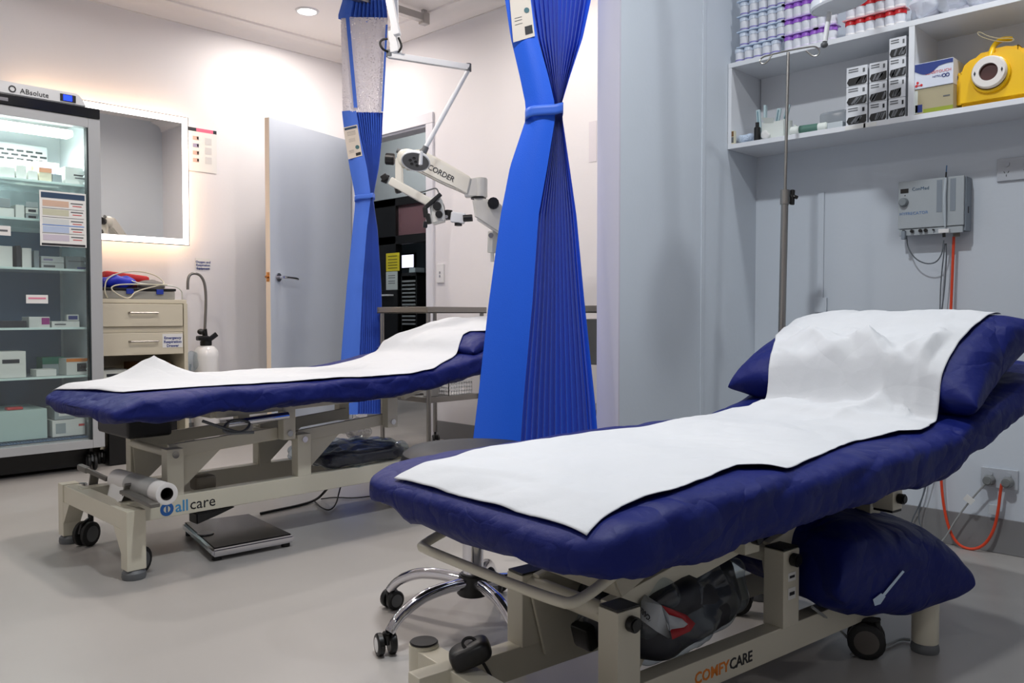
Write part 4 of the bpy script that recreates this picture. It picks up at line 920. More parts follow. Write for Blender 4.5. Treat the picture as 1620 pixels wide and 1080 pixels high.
MB().tube([W(636, 265), W(630, 276), W(624, 282)], .003, 6, 2).tube([W(640, 292), W(655, 301), W(665, 305), W(680, 300), W(690, 297), W(694, 304), W(695, 312), W(702, 325), W(703, 332)], .0035, 6, 2).build('light_cable', greyp, ms)
text('maker_name', 'CORDER', .036, ink, ms, W(676.5, 268.5)-D*.0365, (W(699, 281)-W(676, 269)), (0, 0, 1), space=.95)
pst = W(835, 420); base = V((pst.x, pst.y, 0))
MB().bar(W(812, 385), W(835, 420), .06, .05, bev=.01).cyl(W(835, 425), (base.x, base.y, .14), .03, seg=24).build('stand_column', mgr, ms)
MB().box(base+V((0, 0, .105)), (.32, .32, .07), .02).build('stand_base', mgr, ms)
for x in (-.12, .12):
    for y in (-.12, .12): castor(ms, base+V((x, y, .075)), R(45), .032, None, w=.018)
# ================================================================== ceiling examination lamp, far bay
LZ = 3.62
lp = thing('examination_lamp', 'white jointed ceiling lamp with round head hanging before the microscope', 'lamp', V((W(622, 0, LZ).x, W(622, 0, LZ).y, CEIL)))
ct = W(622, 30, LZ)
MB().cyl((ct.x, ct.y, CEIL), (ct.x, ct.y, CEIL-.03), .07, bev=.004).cyl((ct.x, ct.y, CEIL-.03), W(625, 85, LZ), .018, seg=16).bar(W(623, 50, LZ), W(627, 84, LZ), .045, .04, bev=.004).build('ceiling_post', whitem, lp)
MB().bar(W(605, -60, LZ)-FWH*.05, W(631, 62, LZ)-FWH*.05, .032, .03, bev=.004).build('balance_arm', whitem, lp)
MB().tube([W(615, 65, LZ)-FWH*.03, W(606, 66, LZ)-FWH*.03, W(602, 72, LZ)-FWH*.03, W(607, 82, LZ)-FWH*.03, W(620, 84, LZ)], .005, 6, 2).tube([W(632, 63, LZ)-FWH*.03, W(637, 75, LZ)-FWH*.03, W(635, 82, LZ)-FWH*.03, W(628, 84, LZ)], .005, 6, 2).build('cable_loop', blackr, lp)
MB().cyl(W(617, 90, LZ), W(617, 80, LZ), .016).cyl(W(741, 113, LZ), W(741, 101, LZ), .013).build('joint', greyp, lp)
MB().bar(W(614, 87, LZ), W(743, 107, LZ), .026, .026, bev=.003).build('horizontal_arm', whitem, lp)
MB().cyl(W(741, 110, LZ), W(672, 236, LZ), .0105, seg=12).build('lower_arm', whitem, lp)
MB().cyl(W(674, 232, LZ), W(668, 246, LZ), .014, seg=12).ell(W(669, 240, LZ), (.016, .016, .016)).build('head_joint', greyp, lp)
hc_ = W(657.5, 256, LZ); ax = (V((0, 0, -1))*.86-FWH*.5+RT*-.1).normalized()
MB().lathe([(.0, -.028), (.04, -.026), (.060, -.014), (.064, -.002), (.062, .002), (.058, .0)], hc_, ax, seg=40).build('lamp_head', whitem, lp)
MB().lathe([(0, 0), (.058, 0), (.058, -.003), (0, -.003)], hc_, ax, seg=40).build('lens_plate', greyp, lp)
bx, by, bz = basis(ax)
for k in range(7):
    a = k*PI/3; o = hc_+(bx*math.cos(a)+by*math.sin(a))*(.024 if k < 6 else 0)+ax*.0005
    MB().cyl(o, o+ax*.002, .007).build('led_lens', blackp, lp)
MB().bar(W(668, 242, LZ)-FWH*.045, W(667, 264, LZ)-FWH*.045, .016, .014, bev=.004).build('lamp_handle', whitem, lp)
# ceiling lamp above the near bed
L2 = 2.55
lp2 = thing('examination_lamp', 'white ceiling lamp head with straight handle in front of the specimen jars', 'lamp', V((W(1340, 0, L2).x, W(1340, 0, L2).y, CEIL)))
hc_ = W(1328, 8, L2); ax = (V((0, 0, -1))*.985-FWH*.0+RT*.17).normalized()
MB().lathe([(0, -.05), (.05, -.046), (.080, -.026), (.086, -.004), (.083, .003), (.078, 0)], hc_, ax, seg=40).build('lamp_head', mat('clear_white', (.88, .90, .93), .15), lp2)
MB().lathe([(0, .001), (.078, .001), (.078, -.004), (0, -.004)], hc_, ax, seg=40).build('lens_plate', MATS['clear_white'], lp2)
MB().cyl(W(1312, 20, L2), W(1305, 66, L2), .0075, seg=14).build('lamp_handle', whitem, lp2)
MB().ell(W(1304, 71, L2), (.011, .011, .009)).build('handle_tip', greyp, lp2)
MB().tube([hc_-ax*.04, hc_-ax*.08+V((0, 0, .02)), (hc_.x-.05, hc_.y+.05, CEIL-.35), (hc_.x-.25, hc_.y+.20, CEIL-.20), (hc_.x-.25, hc_.y+.20, CEIL)], .012, 12, 1).cyl((hc_.x-.25, hc_.y+.20, CEIL), (hc_.x-.25, hc_.y+.20, CEIL-.03), .06).build('lamp_arm', whitem, lp2)
# ================================================================== steel trolleys
def trolley(x0, y0, x1, y1, zt, label, shelf=.345):
    t = thing('steel_trolley', label, 'trolley', ((x0+x1)/2, (y0+y1)/2, 0), group=None)
    MB().span((x0, y0, zt-.035), (x1, y1, zt-.03)).span((x0, y0, zt-.035), (x1, y0+.012, zt), .001).span((x0, y1-.012, zt-.035), (x1, y1, zt), .001).span((x0, y0+.013, zt-.035), (x0+.012, y1-.013, zt), .001).span((x1-.012, y0+.013, zt-.035), (x1, y1-.013, zt), .001).build('top_tray', steel, t)
    MB().span((x0+.03, y0+.03, shelf-.03), (x1-.03, y1-.03, shelf), .002).build('lower_shelf', steel, t)
    for x in (x0+.02, x1-.02):
        for y in (y0+.02, y1-.02):
            MB().cyl((x, y, .08), (x, y, zt-.035), .0125, seg=14).build('leg', steel, t); castor(t, (x, y, .085), R(60), .032, None, w=.018)
    return t
trolley(2.90, 3.50, 3.34, 3.96, .845, 'stainless steel trolley behind the raised head of the far bed')
t2 = trolley(3.10, 2.18, 3.46, 2.74, .845, 'stainless steel trolley mostly hidden behind the nearer curtain')
MB().span((3.13, 2.23, .56), (3.43, 2.69, .78), .004).build('drawer_box', mat('steel_grey_panel', (.45, .46, .46), .35, .6), t2)
def basket(a, b_, label):
    a = V(a); b_ = V(b_); m = MB(); nx = 9
    m.span((a.x, a.y, a.z), (b_.x, b_.y, a.z+.004)); z1 = b_.z
    for zz in (a.z+.02, (a.z+z1)/2, z1-.02): 
        m.span((a.x, a.y, zz-.004), (b_.x, a.y+.004, zz+.004)); m.span((a.x, a.y, zz-.004), (a.x+.004, b_.y, zz+.004)); m.span((b_.x-.004, a.y, zz-.004), (b_.x, b_.y, zz+.004)); m.span((a.x, b_.y-.004, zz-.004), (b_.x, b_.y, zz+.004))
    m.span((a.x-.003, a.y-.003, z1-.012), (b_.x+.003, a.y+.004, z1)); m.span((a.x-.003, a.y-.003, z1-.012), (a.x+.004, b_.y+.003, z1)); m.span((b_.x-.004, a.y, z1-.012), (b_.x+.003, b_.y, z1)); m.span((a.x, b_.y-.004, z1-.012), (b_.x, b_.y+.003, z1))
    for k in range(nx+1):
        x = lerp(a.x, b_.x-.005, k/nx); y = lerp(a.y, b_.y-.005, k/nx)
        m.span((x, a.y, a.z), (x+.005, a.y+.004, z1)); m.span((a.x, y, a.z), (a.x+.004, y+.005, z1))
    return tag(m.build('basket', whitep), label, 'basket')
basket((3.10, 3.56, .346), (3.28, 3.70, .43), 'white slotted basket at the right on lower shelf of the steel trolley')
tag(MB().span((2.95, 3.72, .346), (3.08, 3.90, .40), .012).build('plastic_tub', whitep), 'low white tub at the left on the trolley lower shelf', 'tub')
tag(MB().lathe([(0, 0), (.04, 0), (.055, .06), (.057, .075), (.052, .075), (.04, .01), (0, .01)], (3.02, 3.62, .346)).build('dish', mat('dish_grey', (.65, .65, .65), .4)), 'grey round dish between tub and basket on the trolley', 'dish')
# ================================================================== wall shelf unit and what stands on it
ZS, ZT, XF = 1.458, 1.768, 2.90
shw = mat('shelf_white', (.87, .88, .90), .4)
su = thing('wall_shelf', 'white two-level wall shelf unit with one divider on the right wall', 'shelf', (3.0, .7, 1.44))
yE = -.35; yD = at_x(1441, 140, XF).y
MB().span((XF, yE, ZS-.018), (XS, YP-.002, ZS), .001).build('lower_board', shw, su)
MB().span((XF, yE, ZT-.018), (XS, YP-.002, ZT), .001).build('upper_board', shw, su)
MB().span((XF+.001, yD-.009, ZS), (XS, yD+.009, ZT-.018)).build('divider', shw, su)
MB().span((XF+.001, YP-.016, ZS), (XS, YP-.002, ZT-.018)).build('end_panel', shw, su)
MB().span((XS-.005, yE, ZS), (XS-.001, YP-.02, ZT-.018)).build('back_panel', shw, su)
for x0, x1 in ((1337, 1363), (1366, 1380)): 
    pa = at_x(x0, 215, XF).y; pb = at_x(x1+6, 215, XF).y
    MB().span((XF-.0012, pb, ZS-.016), (XF, pa, ZS-.002)).build('shelf_label', card, su)
def yon(px, x=None): return at_x(px, 100, x or XF+.03).y
# jars
jb = clear_mat('jar_clear', (.86, .88, .90), .45, .15)
def make_jar(kind, capm, bandm, label, group):
    t = thing('specimen_jar', label, 'jar', (0, 0, 0), group=group)
    MB().lathe([(0, 0), (.0165, 0), (.0180, .002), (.0180, .038), (0, .038)], seg=16).build('jar_body', mat('jar_frost', (.88, .89, .92), .3), t)
    MB().lathe([(.0198, .037), (.0200, .039), (.0200, .050), (.0185, .052), (0, .052)], seg=16).lathe([(0, .037), (.0198, .037)], seg=16).build('cap', capm, t)
    MB().lathe([(.0182, .005), (.0184, .005), (.0184, .010), (.0182, .010)], seg=16).build('label_band', bandm, t)
    return kids(t)
JG = 'small specimen jars stacked on the upper shelf'
protos = {}
def place_jar(kind, px, level, row, n, label, dx=0):
    capm = {'white': mat('cap_white', (.84, .88, .94), .3), 'purple': mat('cap_purple', (.62, .38, .82), .35), 'red': mat('cap_red', (.82, .15, .18), .35)}[kind]
    bm_ = {'white': mat('band_violet', (.52, .50, .74), .5), 'purple': mat('band_pale', (.88, .85, .92), .5), 'red': mat('band_white', (.93, .92, .92), .5)}[kind]
    loc = (XF+.03+dx, yon(px), ZT+.001+level*.0575)
    if kind not in protos:
        protos[kind] = make_jar(kind, capm, bm_, label, JG+', '+kind+' lids'); protos[kind].location = loc; return
    dup(protos[kind], loc, label=label, group=JG+', '+kind+' lids')
ordn = ['leftmost', 'second from left', 'third from left', 'fourth from left', 'fifth from left', 'sixth from left', 'seventh from left', 'eighth from left']
lev = ['bottom layer', 'second layer up', 'third layer up', 'fourth layer up', 'fifth layer up']
for L_ in range(5):
    for k in range(5):
        place_jar('white', (1171+14.3*k) if L_ == 0 else (1178+14.6*k), L_, 0, k, 'white-lidded specimen jar, %s, %s of that stack' % (ordn[k], lev[L_]))
for L_ in range(4):
    for k in range(4): place_jar('purple', 1249+13.5*k, L_, 0, k, 'purple-lidded specimen jar of taller left stack, %s, %s' % (ordn[k], lev[L_]), dx=0)
    if L_ < 3:
        for k in range(2): place_jar('purple', 1300+15.5*k, L_, 0, k, 'purple-lidded specimen jar of right stack behind lamp handle, %s, %s' % (ordn[k], lev[L_]))
for L_ in range(3):
    for k in range(6): place_jar('red', 1346+15.5*k, L_, 0, k, 'red-lidded specimen jar, %s, %s of that stack' % (ordn[k], lev[L_]))
for L_ in range(1, 5): # thin wrap sheets between the layers
    m = MB().span((XF+.006, yon(1178+14.6*4)-.022, ZT+L_*.0575-.0044), (XF+.056, yon(1178)+.022, ZT+L_*.0575-.0010))
    tag(m.build('wrap_sheet', mat('wrap_blue', (.76, .83, .92), .3)), 'pale blue wrap sheet under the %s of white-lidded jars' % lev[L_], 'wrap')
for L_ in range(1, 4):
    m = MB().span((XF+.006, yon(1249+13.5*3)-.022, ZT+L_*.0575-.0044), (XF+.056, yon(1249)+.022, ZT+L_*.0575-.0010)); tag(m.build('wrap_sheet', mat('wrap_lilac', (.72, .60, .86), .3)), 'lilac wrap sheet under the %s of left purple-lidded jars' % lev[L_], 'wrap')
for L_ in range(1, 3):
    m = MB().span((XF+.006, yon(1315.5)-.022, ZT+L_*.0575-.0044), (XF+.056, yon(1300)+.022, ZT+L_*.0575-.0010)); tag(m.build('wrap_sheet', MATS['wrap_lilac']), 'lilac wrap sheet under the %s of right purple-lidded jars' % lev[L_], 'wrap')
    m = MB().span((XF+.006, yon(1346+15.5*5)-.022, ZT+L_*.0575-.0044), (XF+.056, yon(1346)+.022, ZT+L_*.0575-.0010)); tag(m.build('wrap_sheet', mat('wrap_pink', (.88, .60, .62), .3)), 'pinkish wrap sheet under the %s of red-lidded jars' % lev[L_], 'wrap')
bagm = clear_mat('bag_plastic', (.95, .96, .98), .55, .12, bump=(40, 1.0))
for px, r_, lb in ((1462, .06, 'left'), (1506, .062, 'middle'), (1553, .062, 'right')):
    y = yon(px); o = MB().ell((XF+.075, y, ZT+.060), (.065, r_*.80, .050), e=.8, seg=44, rings=26, nz=.03, ns=26, seed=px*.1)
    o = tag(o.build('plastic_bag', bagm, None, smooth=20), '%s of three crumpled clear plastic bags of supplies on upper shelf' % lb, 'bag')
    MB().ell((XF+.08, y, ZT+.052), (.045, r_*.62, .042), e=.6, seg=20, rings=12, nz=.02, ns=30, seed=px).build('bag_contents', mat('bag_white', (.84, .84, .88), .5), o)
tag(MB().span((XF+.04, yon(1640), ZT+.001), (XF+.16, yon(1598), ZT+.10), .002).build('carton', mat('violet_box', (.45, .38, .75), .5)), 'violet carton at the right end of the upper shelf', 'box')
# white glove cartons with dark windows
gw = mat('window_dark', (.07, .08, .09), .35); gsl = mat('window_grey', (.42, .43, .45), .5)
xb = XF+.012
def cyl_carton(px0, px1, lvl, label, dx=0.0, hgt=.0665, cc='box_white2', part=1.0):
    x = XF+.014+dx; y0, y1 = at_x(px0, 160, x).y, at_x(px1, 160, x).y; z = ZS+.001+lvl*(hgt+.0006)
    o = tag(MB().span((x, y1+.001, z), (x+.12, y0-.001, z+hgt), .0015).build('supply_carton', mat(cc, (.84, .85, .87), .5)), label, 'box', 'white cartons with dark windows on the lower shelf')
    h0, h1 = z+hgt*.04, z+hgt*.48; w_ = y0-y1
    def P(u, zz): return V((x-.0004, y0-w_*u, zz))
    MB().prism([P(.05, h0+.4*(h1-h0)), P(.14, h1-.004), P(.97*part, h1), P(.97*part, h0+.006), P(.90*part, h0), P(.15, h0)], (.0008, 0, 0)).build('dark_window', gw, o)
    rnd = random.Random(px0*7+lvl)
    for k in range(4):
        u = .16+.7*part*rnd.random(); v = .10+.2*rnd.random()
        MB().bar(P(u, lerp(h0, h1, .12))-V((.0008, 0, 0)), P(min(.92*part, u+v), lerp(h0, h1, .85))-V((.0008, 0, 0)), .006, .0006, up=(1, 0, 0)).build('pale_shape', gsl, o)
    for u, v in ((.12, .72), (.12, .84)): MB().prism([P(u, z+hgt*v), P(u+.45, z+hgt*v), P(u+.45, z+hgt*(v+.05)), P(u, z+hgt*(v+.05))], (.0008, 0, 0)).build('print', greyp, o)
    MB().prism([P(.78, z+hgt*.65), P(.88, z+hgt*.65), P(.88, z+hgt*.85), P(.78, z+hgt*.85)], (.0008, 0, 0)).build('print', ink if lvl == 0 else greyp, o)
    return o
cols = [(1338, 1372, 3, 'left'), (1374, 1403, 3, 'middle'), (1405, 1433, 4, 'right')]
for px0, px1, n_, nm in cols:
    for l_ in range(n_):
        pos = ['bottom', 'second', 'third', 'top'][l_] if n_ == 4 else ['bottom', 'middle', 'top'][l_]
        cyl_carton(px0, px1, l_, 'white carton with dark window, %s of the %s stack on lower shelf' % (pos, nm), dx={'left': 0, 'middle': .0, 'right': -.004}[nm], part=.75 if (nm == 'right' and l_ == 1) else 1)
# glove boxes right of the divider
xg = XF+.012; gy0 = at_x(1446, 150, xg).y; gy1 = at_x(1508, 150, xg).y
gb = tag(MB().span((xg, gy1, ZS+.001), (xg+.12, gy0, ZS+.083), .0015).build('glove_box', mat('glove_cream', (.66, .62, .50), .55)), 'cream and green glove box under the blue and white one', 'box')
for (u0, v0, u1, v1, mm_) in ((.25, .03, 1, .18, mat('lime', (.55, .60, .15), .5)), (.04, .08, .22, .38, inkb), (.02, .05, .10, .95, bw_), (.75, .55, .92, .6, greyp)):
    MB().span((xg-.0008, lerp(gy0, gy1, u1), ZS+.001+.082*v0), (xg, lerp(gy0, gy1, u0), ZS+.001+.082*v1)).build('print', mm_, gb)
gz = ZS+.0838
gb = tag(MB().span((xg-.003, gy1, gz), (xg+.117, gy0+.002, gz+.082), .0015).build('glove_box', mat('glove_white', (.84, .86, .91), .5)), 'white glove box with blue wave top, resting on the cream one', 'box')
pts = [V((xg-.0036, lerp(gy0, gy1, 0.01), gz+.080))]
for k in range(15):
    u = k/14; v = .72-.20*math.sin(min(1, u*1.6)*PI)*(1 if u < .62 else 0)+(.10*math.sin((u-.5)*PI*1.2) if u > .5 else 0)
    pts.append(V((xg-.0036, lerp(gy0, gy1, .01+.98*u), gz+.082*(v+.0))))
pts.append(V((xg-.0036, lerp(gy0, gy1, .99), gz+.080)))
MB().prism(pts, (.001, 0, 0)).build('blue_wave', mat('wave_blue', (.10, .20, .50), .5), gb)
redp = mat('red_mark', (.80, .12, .15), .5)
yy0 = lerp(gy0, gy1, .10)
for dy, dz in ((0, .018), (-.012, .009), (.004, .008)): MB().cyl((xg-.0042, yy0+dy, gz+dz+.002), (xg-.003, yy0+dy, gz+dz+.002), .004, seg=12).build('red_dot', redp, gb)
MB().bar((xg-.0038, yy0, gz+.020), (xg-.0038, yy0+.002, gz+.010), .0025, .001, up=(1, 0, 0)).bar((xg-.0038, yy0+.002, gz+.010), (xg-.0038, yy0-.012, gz+.011), .0025, .001, up=(1, 0, 0)).build('red_stem', redp, gb)
text('writing', 'SENSITOUCH', .013, redp, gb, (xg-.0034, lerp(gy0, gy1, .30), gz+.041), (0, -1, 0), (0, 0, 1))
text('writing', 'NITRILE', .009, inkb, gb, (xg-.0034, lerp(gy0, gy1, .48), gz+.028), (0, -1, 0), (0, 0, 1))
for dy in (0, .011): MB().lathe([(.0038, 0), (.0062, 0), (.0062, .0008), (.0038, .0008)], (xg-.0034, lerp(gy0, gy1, .77)-dy, gz+.030), (-1, 0, 0), 16).build('ring_mark', inkb, gb)
# sharps container
sy_ = at_x(1585, 130, XF+.10).y; 
shp = thing('sharps_container', 'yellow sharps container with white round opening at the right end of lower shelf', 'container', (XF+.11, sy_, ZS))
yel = mat('sharps_yellow', (.93, .74, .03), .32)
hx = .118
prof_s = [(-hx, .0), (-hx, .105), (-hx*.93, .13), (-hx*.55, .165), (-hx*.25, .176), (hx*.35, .178), (hx*.60, .170), (hx*.94, .13), (hx, .105), (hx, .0)]
MB().prism([V((XF+.115, sy_-a, ZS+.001+b)) for a, b in prof_s], (.17, 0, 0), .018).build('body', yel, shp)
oc = at_x(1566, 115, XF+.02)
MB().lathe([(.058, -.02), (.056, .012), (.050, .016)], oc+V((.012, 0, -.004)), (-1, 0, 0), 32).build('neck', yel, shp)
MB().lathe([(.027, .004), (.027, .018), (.046, .018), (.050, .012), (.050, .002), (.027, .004)], oc, (-1, 0, 0), 36).build('opening_ring', mat('ring_white', (.90, .88, .86), .35), shp)
MB().lathe([(0, .008), (.0272, .008), (.0272, .0), (0, 0)], oc, (-1, 0, 0), 28).build('flap', mat('flap_brown', (.25, .06, .03), .5), shp)
for s_ in (-1, 1): MB().prism([oc+V((-.0186, s_*.038+a, b)) for a, b in ((-.003, 0), (0, .008), (.003, 0), (.0, -.008))], (.0008, 0, 0)).build('arrow_mark', gd, shp)
hz = ZS+.200
hp = at_x(1567, 90, XF+.03)
MB().tube([hp+V((0, .004, -.012)), hp+V((.005, 0, .01)), at_x(1572, 72, XF+.06), at_x(1584, 62, XF+.08), at_x(1600, 62, XF+.10)], .0085, 10, 2).build('carry_handle', yel, shp)
tag(MB().tube([at_x(x, y, XF+.055) for x, y in ((1546, 50), (1548, 56), (1560, 61), (1580, 66), (1600, 66), (1606, 62), (1596, 60), (1580, 61), (1562, 57), (1552, 51))], .0012, 6, 2, closed=True).build('plastic_tie', mat('tie_pale', (.85, .80, .65), .3)), 'thin pale plastic loop resting on the yellow container handle', 'loop')
# left end of the lower shelf
y = yon(1157, XF+.01); z = ZS+.001
o = tag(MB().span((XF+.004, y-.018, z), (XF+.02, y+.018, z+.050), .001).build('photo_block', bc), 'tiny brown and white picture block at the far left of lower shelf', 'block')
MB().span((XF+.0034, y-.016, z+.028), (XF+.004, y+.016, z+.048)).build('brown_print', mat('kraft2', (.45, .32, .18), .6), o); MB().span((XF+.0034, y-.016, z+.004), (XF+.004, y+.016, z+.026)).build('print', greyp, o)
y0, y1 = yon(1167), yon(1194)
sachm = crease_mat('sachet_white', (.78, .84, .92), .4, 40, .4)
tag(MB().ell((XF+.06, (y0+y1)/2, z+.018), (.04, (y0-y1)/2, .018), e=.7, seg=30, rings=16, nz=.012, ns=30).build('wipes_sachet', sachm), 'pale blue and white soft packet left on lower shelf', 'packet')
y0, y1 = yon(1206), yon(1240)
op = thing('open_carton', 'white open carton with torn flap left of the stand pole on lower shelf', 'box', (XF+.07, (y0+y1)/2, z))
MB().span((XF+.03, y1, z), (XF+.033, y0, z+.065)).span((XF+.10, y1, z), (XF+.103, y0, z+.075)).span((XF+.033, y1, z), (XF+.10, y1+.003, z+.07)).span((XF+.033, y0-.003, z), (XF+.10, y0, z+.07)).span((XF+.033, y1+.003, z), (XF+.10, y0-.003, z+.003)).build('carton_walls', bw_, op)
MB().prism([(XF+.03, lerp(y0, y1, .15), z+.064), (XF+.03, lerp(y0, y1, .55), z+.060), (XF+.02, lerp(y0, y1, .62), z+.075), (XF+.015, lerp(y0, y1, .05), z+.085)], (.002, 0, 0)).build('torn_flap', bw_, op)
MB().ell((XF+.018, lerp(y0, y1, .25), z+.018), (.01, .018, .016), nz=.006, ns=60).build('paper_tuft', card, op)
teal = mat('teal_plastic', (.20, .42, .50), .4)
for k, (px, tilt, hh) in enumerate(((1207, .01, .125), (1213, .0, .14), (1226, -.02, .12), (1233, -.035, .13))):
    yy = yon(px, XF+.07); o = tag(MB().bar((XF+.055+k*.008, yy, z+.004), (XF+.055+k*.008, yy+tilt, z+hh), .009, .016, bev=.002).build('syringe_packet', mat('pack_clear', (.70, .78, .80), .3)), 'narrow packet with teal end standing in the white carton, %s' % ordn[k], 'packet', 'packets standing in the white carton')
    MB().bar((XF+.0505+k*.008, yy+tilt*.5, z+hh*.5), (XF+.0505+k*.008, yy+tilt*.95, z+hh*.95), .006, .001, bev=0).build('teal_end', teal, o)
tag(MB().lathe([(0, 0), (.012, 0), (.012, .05), (.007, .055), (.007, .07), (0, .07)], (XF+.025, yon(1200), z)).build('dropper_bottle', blackp), 'small black bottle standing left of the white carton', 'bottle')
tb_ = tag(MB().cyl((XF+.03, yon(1252), z+.017), (XF+.045, yon(1308), z+.017), .016, seg=20, bev=.003).build('gel_tube', bw_), 'white tube with green label lying on lower shelf', 'tube')
MB().cyl((XF+.0335, yon(1266), z+.0168), (XF+.041, yon(1294), z+.0168), .0164, seg=20).build('green_label', mat('label_green', (.30, .45, .40), .5), tb_)
tag(MB().span((XF+.06, yon(1334), z), (XF+.16, yon(1290), z+.075), .012).build('clear_dispenser', clear_mat('disp_clear', (.80, .82, .84), .60, .15)), 'clear plastic dispenser box beside the left carton stack', 'dispenser')
tag(MB().span((XF+.02, yon(1336), z), (XF+.055, yon(1311), z+.024), .004).build('foil_packet', mat('foil', (.72, .75, .77), .3)), 'flat silvery packet in front of the clear dispenser', 'packet')
tag(MB().prism([(XF+.10, yon(1243), z), (XF+.10, yon(1275), z), (XF+.11, yon(1243), z+.06)], (.02, 0, 0), .001).build('paper_wedge', bw_), 'white folded card leaning behind the stand pole', 'card')
# ================================================================== right wall equipment
xd = XS-.07
a = at_x(1421, 288, xd); c = at_x(1524, 366, xd)
dev = thing('electrosurgical_unit', 'grey wall mounted electrosurgical unit with knob and pen under the shelf', 'medical device', (XS-.03, (a.y+c.y)/2, c.z))
dg = mat('device_grey', (.66, .69, .71), .4); dg2 = mat('device_grey_dark', (.52, .56, .60), .45)
zt1, zb1 = a.z, c.z; ya, yc = a.y, c.y
MB().span((xd, yc, zb1+.022), (xd+.012, ya, zt1), .003).build('front_panel', dg, dev)
MB().prism([(xd+.012, ya-.002, zb1+.0), (xd+.012, ya-.002, zt1-.003), (XS-.001, ya-.002, zt1-.003), (XS-.001, ya-.002, zb1+.0)], (0, 0, 0)) if 0 else None
MB().span((xd+.012, yc-.004, zb1+.004), (XS-.001, ya-.003, zt1-.002), .003).build('housing', dg2, dev)
MB().span((xd+.004, yc+.003, zb1-.002), (xd+.014, ya-.003, zb1+.020), .002).build('socket_strip', dg, dev)
def dp(u, v): return V((xd-.0006, lerp(ya, yc, u), lerp(zt1, zb1, v)))
def dq(u0, v0, u1, v1, m, nm='print', th=.0012): MB().prism([dp(u0, v0), dp(u1, v0), dp(u1, v1), dp(u0, v1)], (th, 0, 0)).build(nm, m, dev)
dq(.04, .14, .165, .22, blackp, 'display'); dq(.105, .255, .12, .275, ink)
dq(.60, .04, .68, .62, dg2, 'recess'); dq(.80, .04, .88, .62, dg2, 'recess')
MB().lathe([(0, .016), (.012, .016), (.015, .010), (.016, 0), (0, 0)], dp(.095, .39), (-1, 0, 0), 24).build('power_knob', mat('knob_grey', (.50, .53, .55), .4), dev)
text('maker_name', 'ConMed', .016, mat('text_slate', (.25, .38, .48), .5), dev, dp(.22, .19)-V((.0004, 0, 0)), (0, -1, 0), (0, 0, 1))
text('model_name', 'HYFRECATOR', .0145, mat('text_skyblue', (.38, .52, .72), .5), dev, dp(.03, .63)-V((.0004, 0, 0)), (0, -1, 0), (0, 0, 1), space=1.05)
for u in (.10, .23, .36, .44, .56): MB().cyl(dp(u, .935)+V((.004, 0, 0)), dp(u, .935)+V((-.004, 0, 0)), .006 if u < .5 else .003, seg=12).build('socket', blackp, dev)
MB().box(dp(.10, 1.0), (.016, .014, .03), .003).build('plug', dg2, dev)
MB().box(dp(.72, .97), (.016, .034, .014), .002).build('pen_cradle', whitep, dev)
MB().box((XS-.035, yc-.0045, lerp(zt1, zb1, .60)), (.006, .002, .022)).build('side_switch', blackp, dev)
MB().cyl(dp(.72, 1.0)+V((-.002, 0, 0)), dp(.72, 1.08), .005).build('cable_boot', blackp, dev)
MB().cyl(dp(.86, 1.0)+V((.03, 0, 0)), dp(.86, 1.07)+V((.03, 0, 0)), .011).build('cord_gland', mat('gland', (.45, .42, .38), .5), dev)
pn = thing('cautery_pen', 'slim pale cautery pen with dark tip clipped on the grey wall unit', 'pen', dp(.72, .9)-V((.008, 0, 0)))
MB().tube([dp(.745, .90)-V((.008, 0, 0)), dp(.735, .60)-V((.010, 0, 0)), dp(.73, .35)-V((.010, 0, 0)), dp(.745, .02)-V((.008, 0, 0))], [.003, .0055, .0055, .004], 10).build('pen_body', mat('pen_pale', (.72, .76, .79), .35), pn)
MB().cyl(dp(.745, .02)-V((.008, 0, 0)), dp(.748, -.08)-V((.008, 0, 0)), .0025).build('pen_collar', ink, pn)
MB().cyl(dp(.748, -.08)-V((.008, 0, 0)), dp(.755, -.20)-V((.008, 0, 0)), .0018).build('electrode_tip', mat('tip_blue', (.2, .35, .5), .4), pn)
# cords below the unit
gcm = mat('cord_grey', (.36, .39, .42), .5); oc_m = mat('cord_orange', (.86, .27, .13), .45)
def wallx(pts, off=.012): return [at_x(x, y, XS-off) for x, y in pts]
tag(MB().tube(wallx([(1434, 372), (1436, 392), (1448, 410), (1466, 418), (1482, 415), (1491, 400), (1493, 380)], .05), .0022, 6, 2).build('cable', gcm), 'thin grey cable looping below the wall unit', 'cable')
tag(MB().tube(wallx([(1495, 385), (1491, 420), (1488, 450), (1487, 500), (1485, 600), (1478, 700), (1466, 740), (1463, 775), (1454, 800), (1441, 825), (1440, 850), (1470, 872)], .02), .0022, 6, 2).build('cable', gcm), 'left of two grey cables dropping behind the near bed head', 'cable')
tag(MB().tube(wallx([(1497, 385), (1497, 420), (1493, 470), (1488, 500), (1487, 600), (1482, 700), (1468, 760), (1450, 815), (1462, 845), (1490, 868)], .035), .0022, 6, 2).build('cable', gcm), 'right of two grey cables dropping behind the near bed head', 'cable')
orc = (MB().tube(wallx([(1509, 374), (1508, 400), (1506, 450), (1504, 500), (1496, 600), (1488, 690), (1488, 740), (1491, 790), (1500, 835), (1515, 862), (1538, 870), (1558, 862), (1572, 840), (1579, 810), (1583, 775), (1585, 765)], .03), .0048, 8, 2).build('power_cord', oc_m, dev)); orc['label'] = 'bright orange power cord'
cl_ = tag(MB().tube(wallx([(1562, 762), (1545, 780), (1528, 800), (1510, 825), (1496, 850), (1484, 862), (1500, 880), (1530, 883), (1560, 886), (1580, 880)], .04), .003, 6, 2).build('extension_lead', mat('cord_light', (.60, .61, .61), .5)), 'pale grey power cord running from lower outlet down to the floor', 'cord')
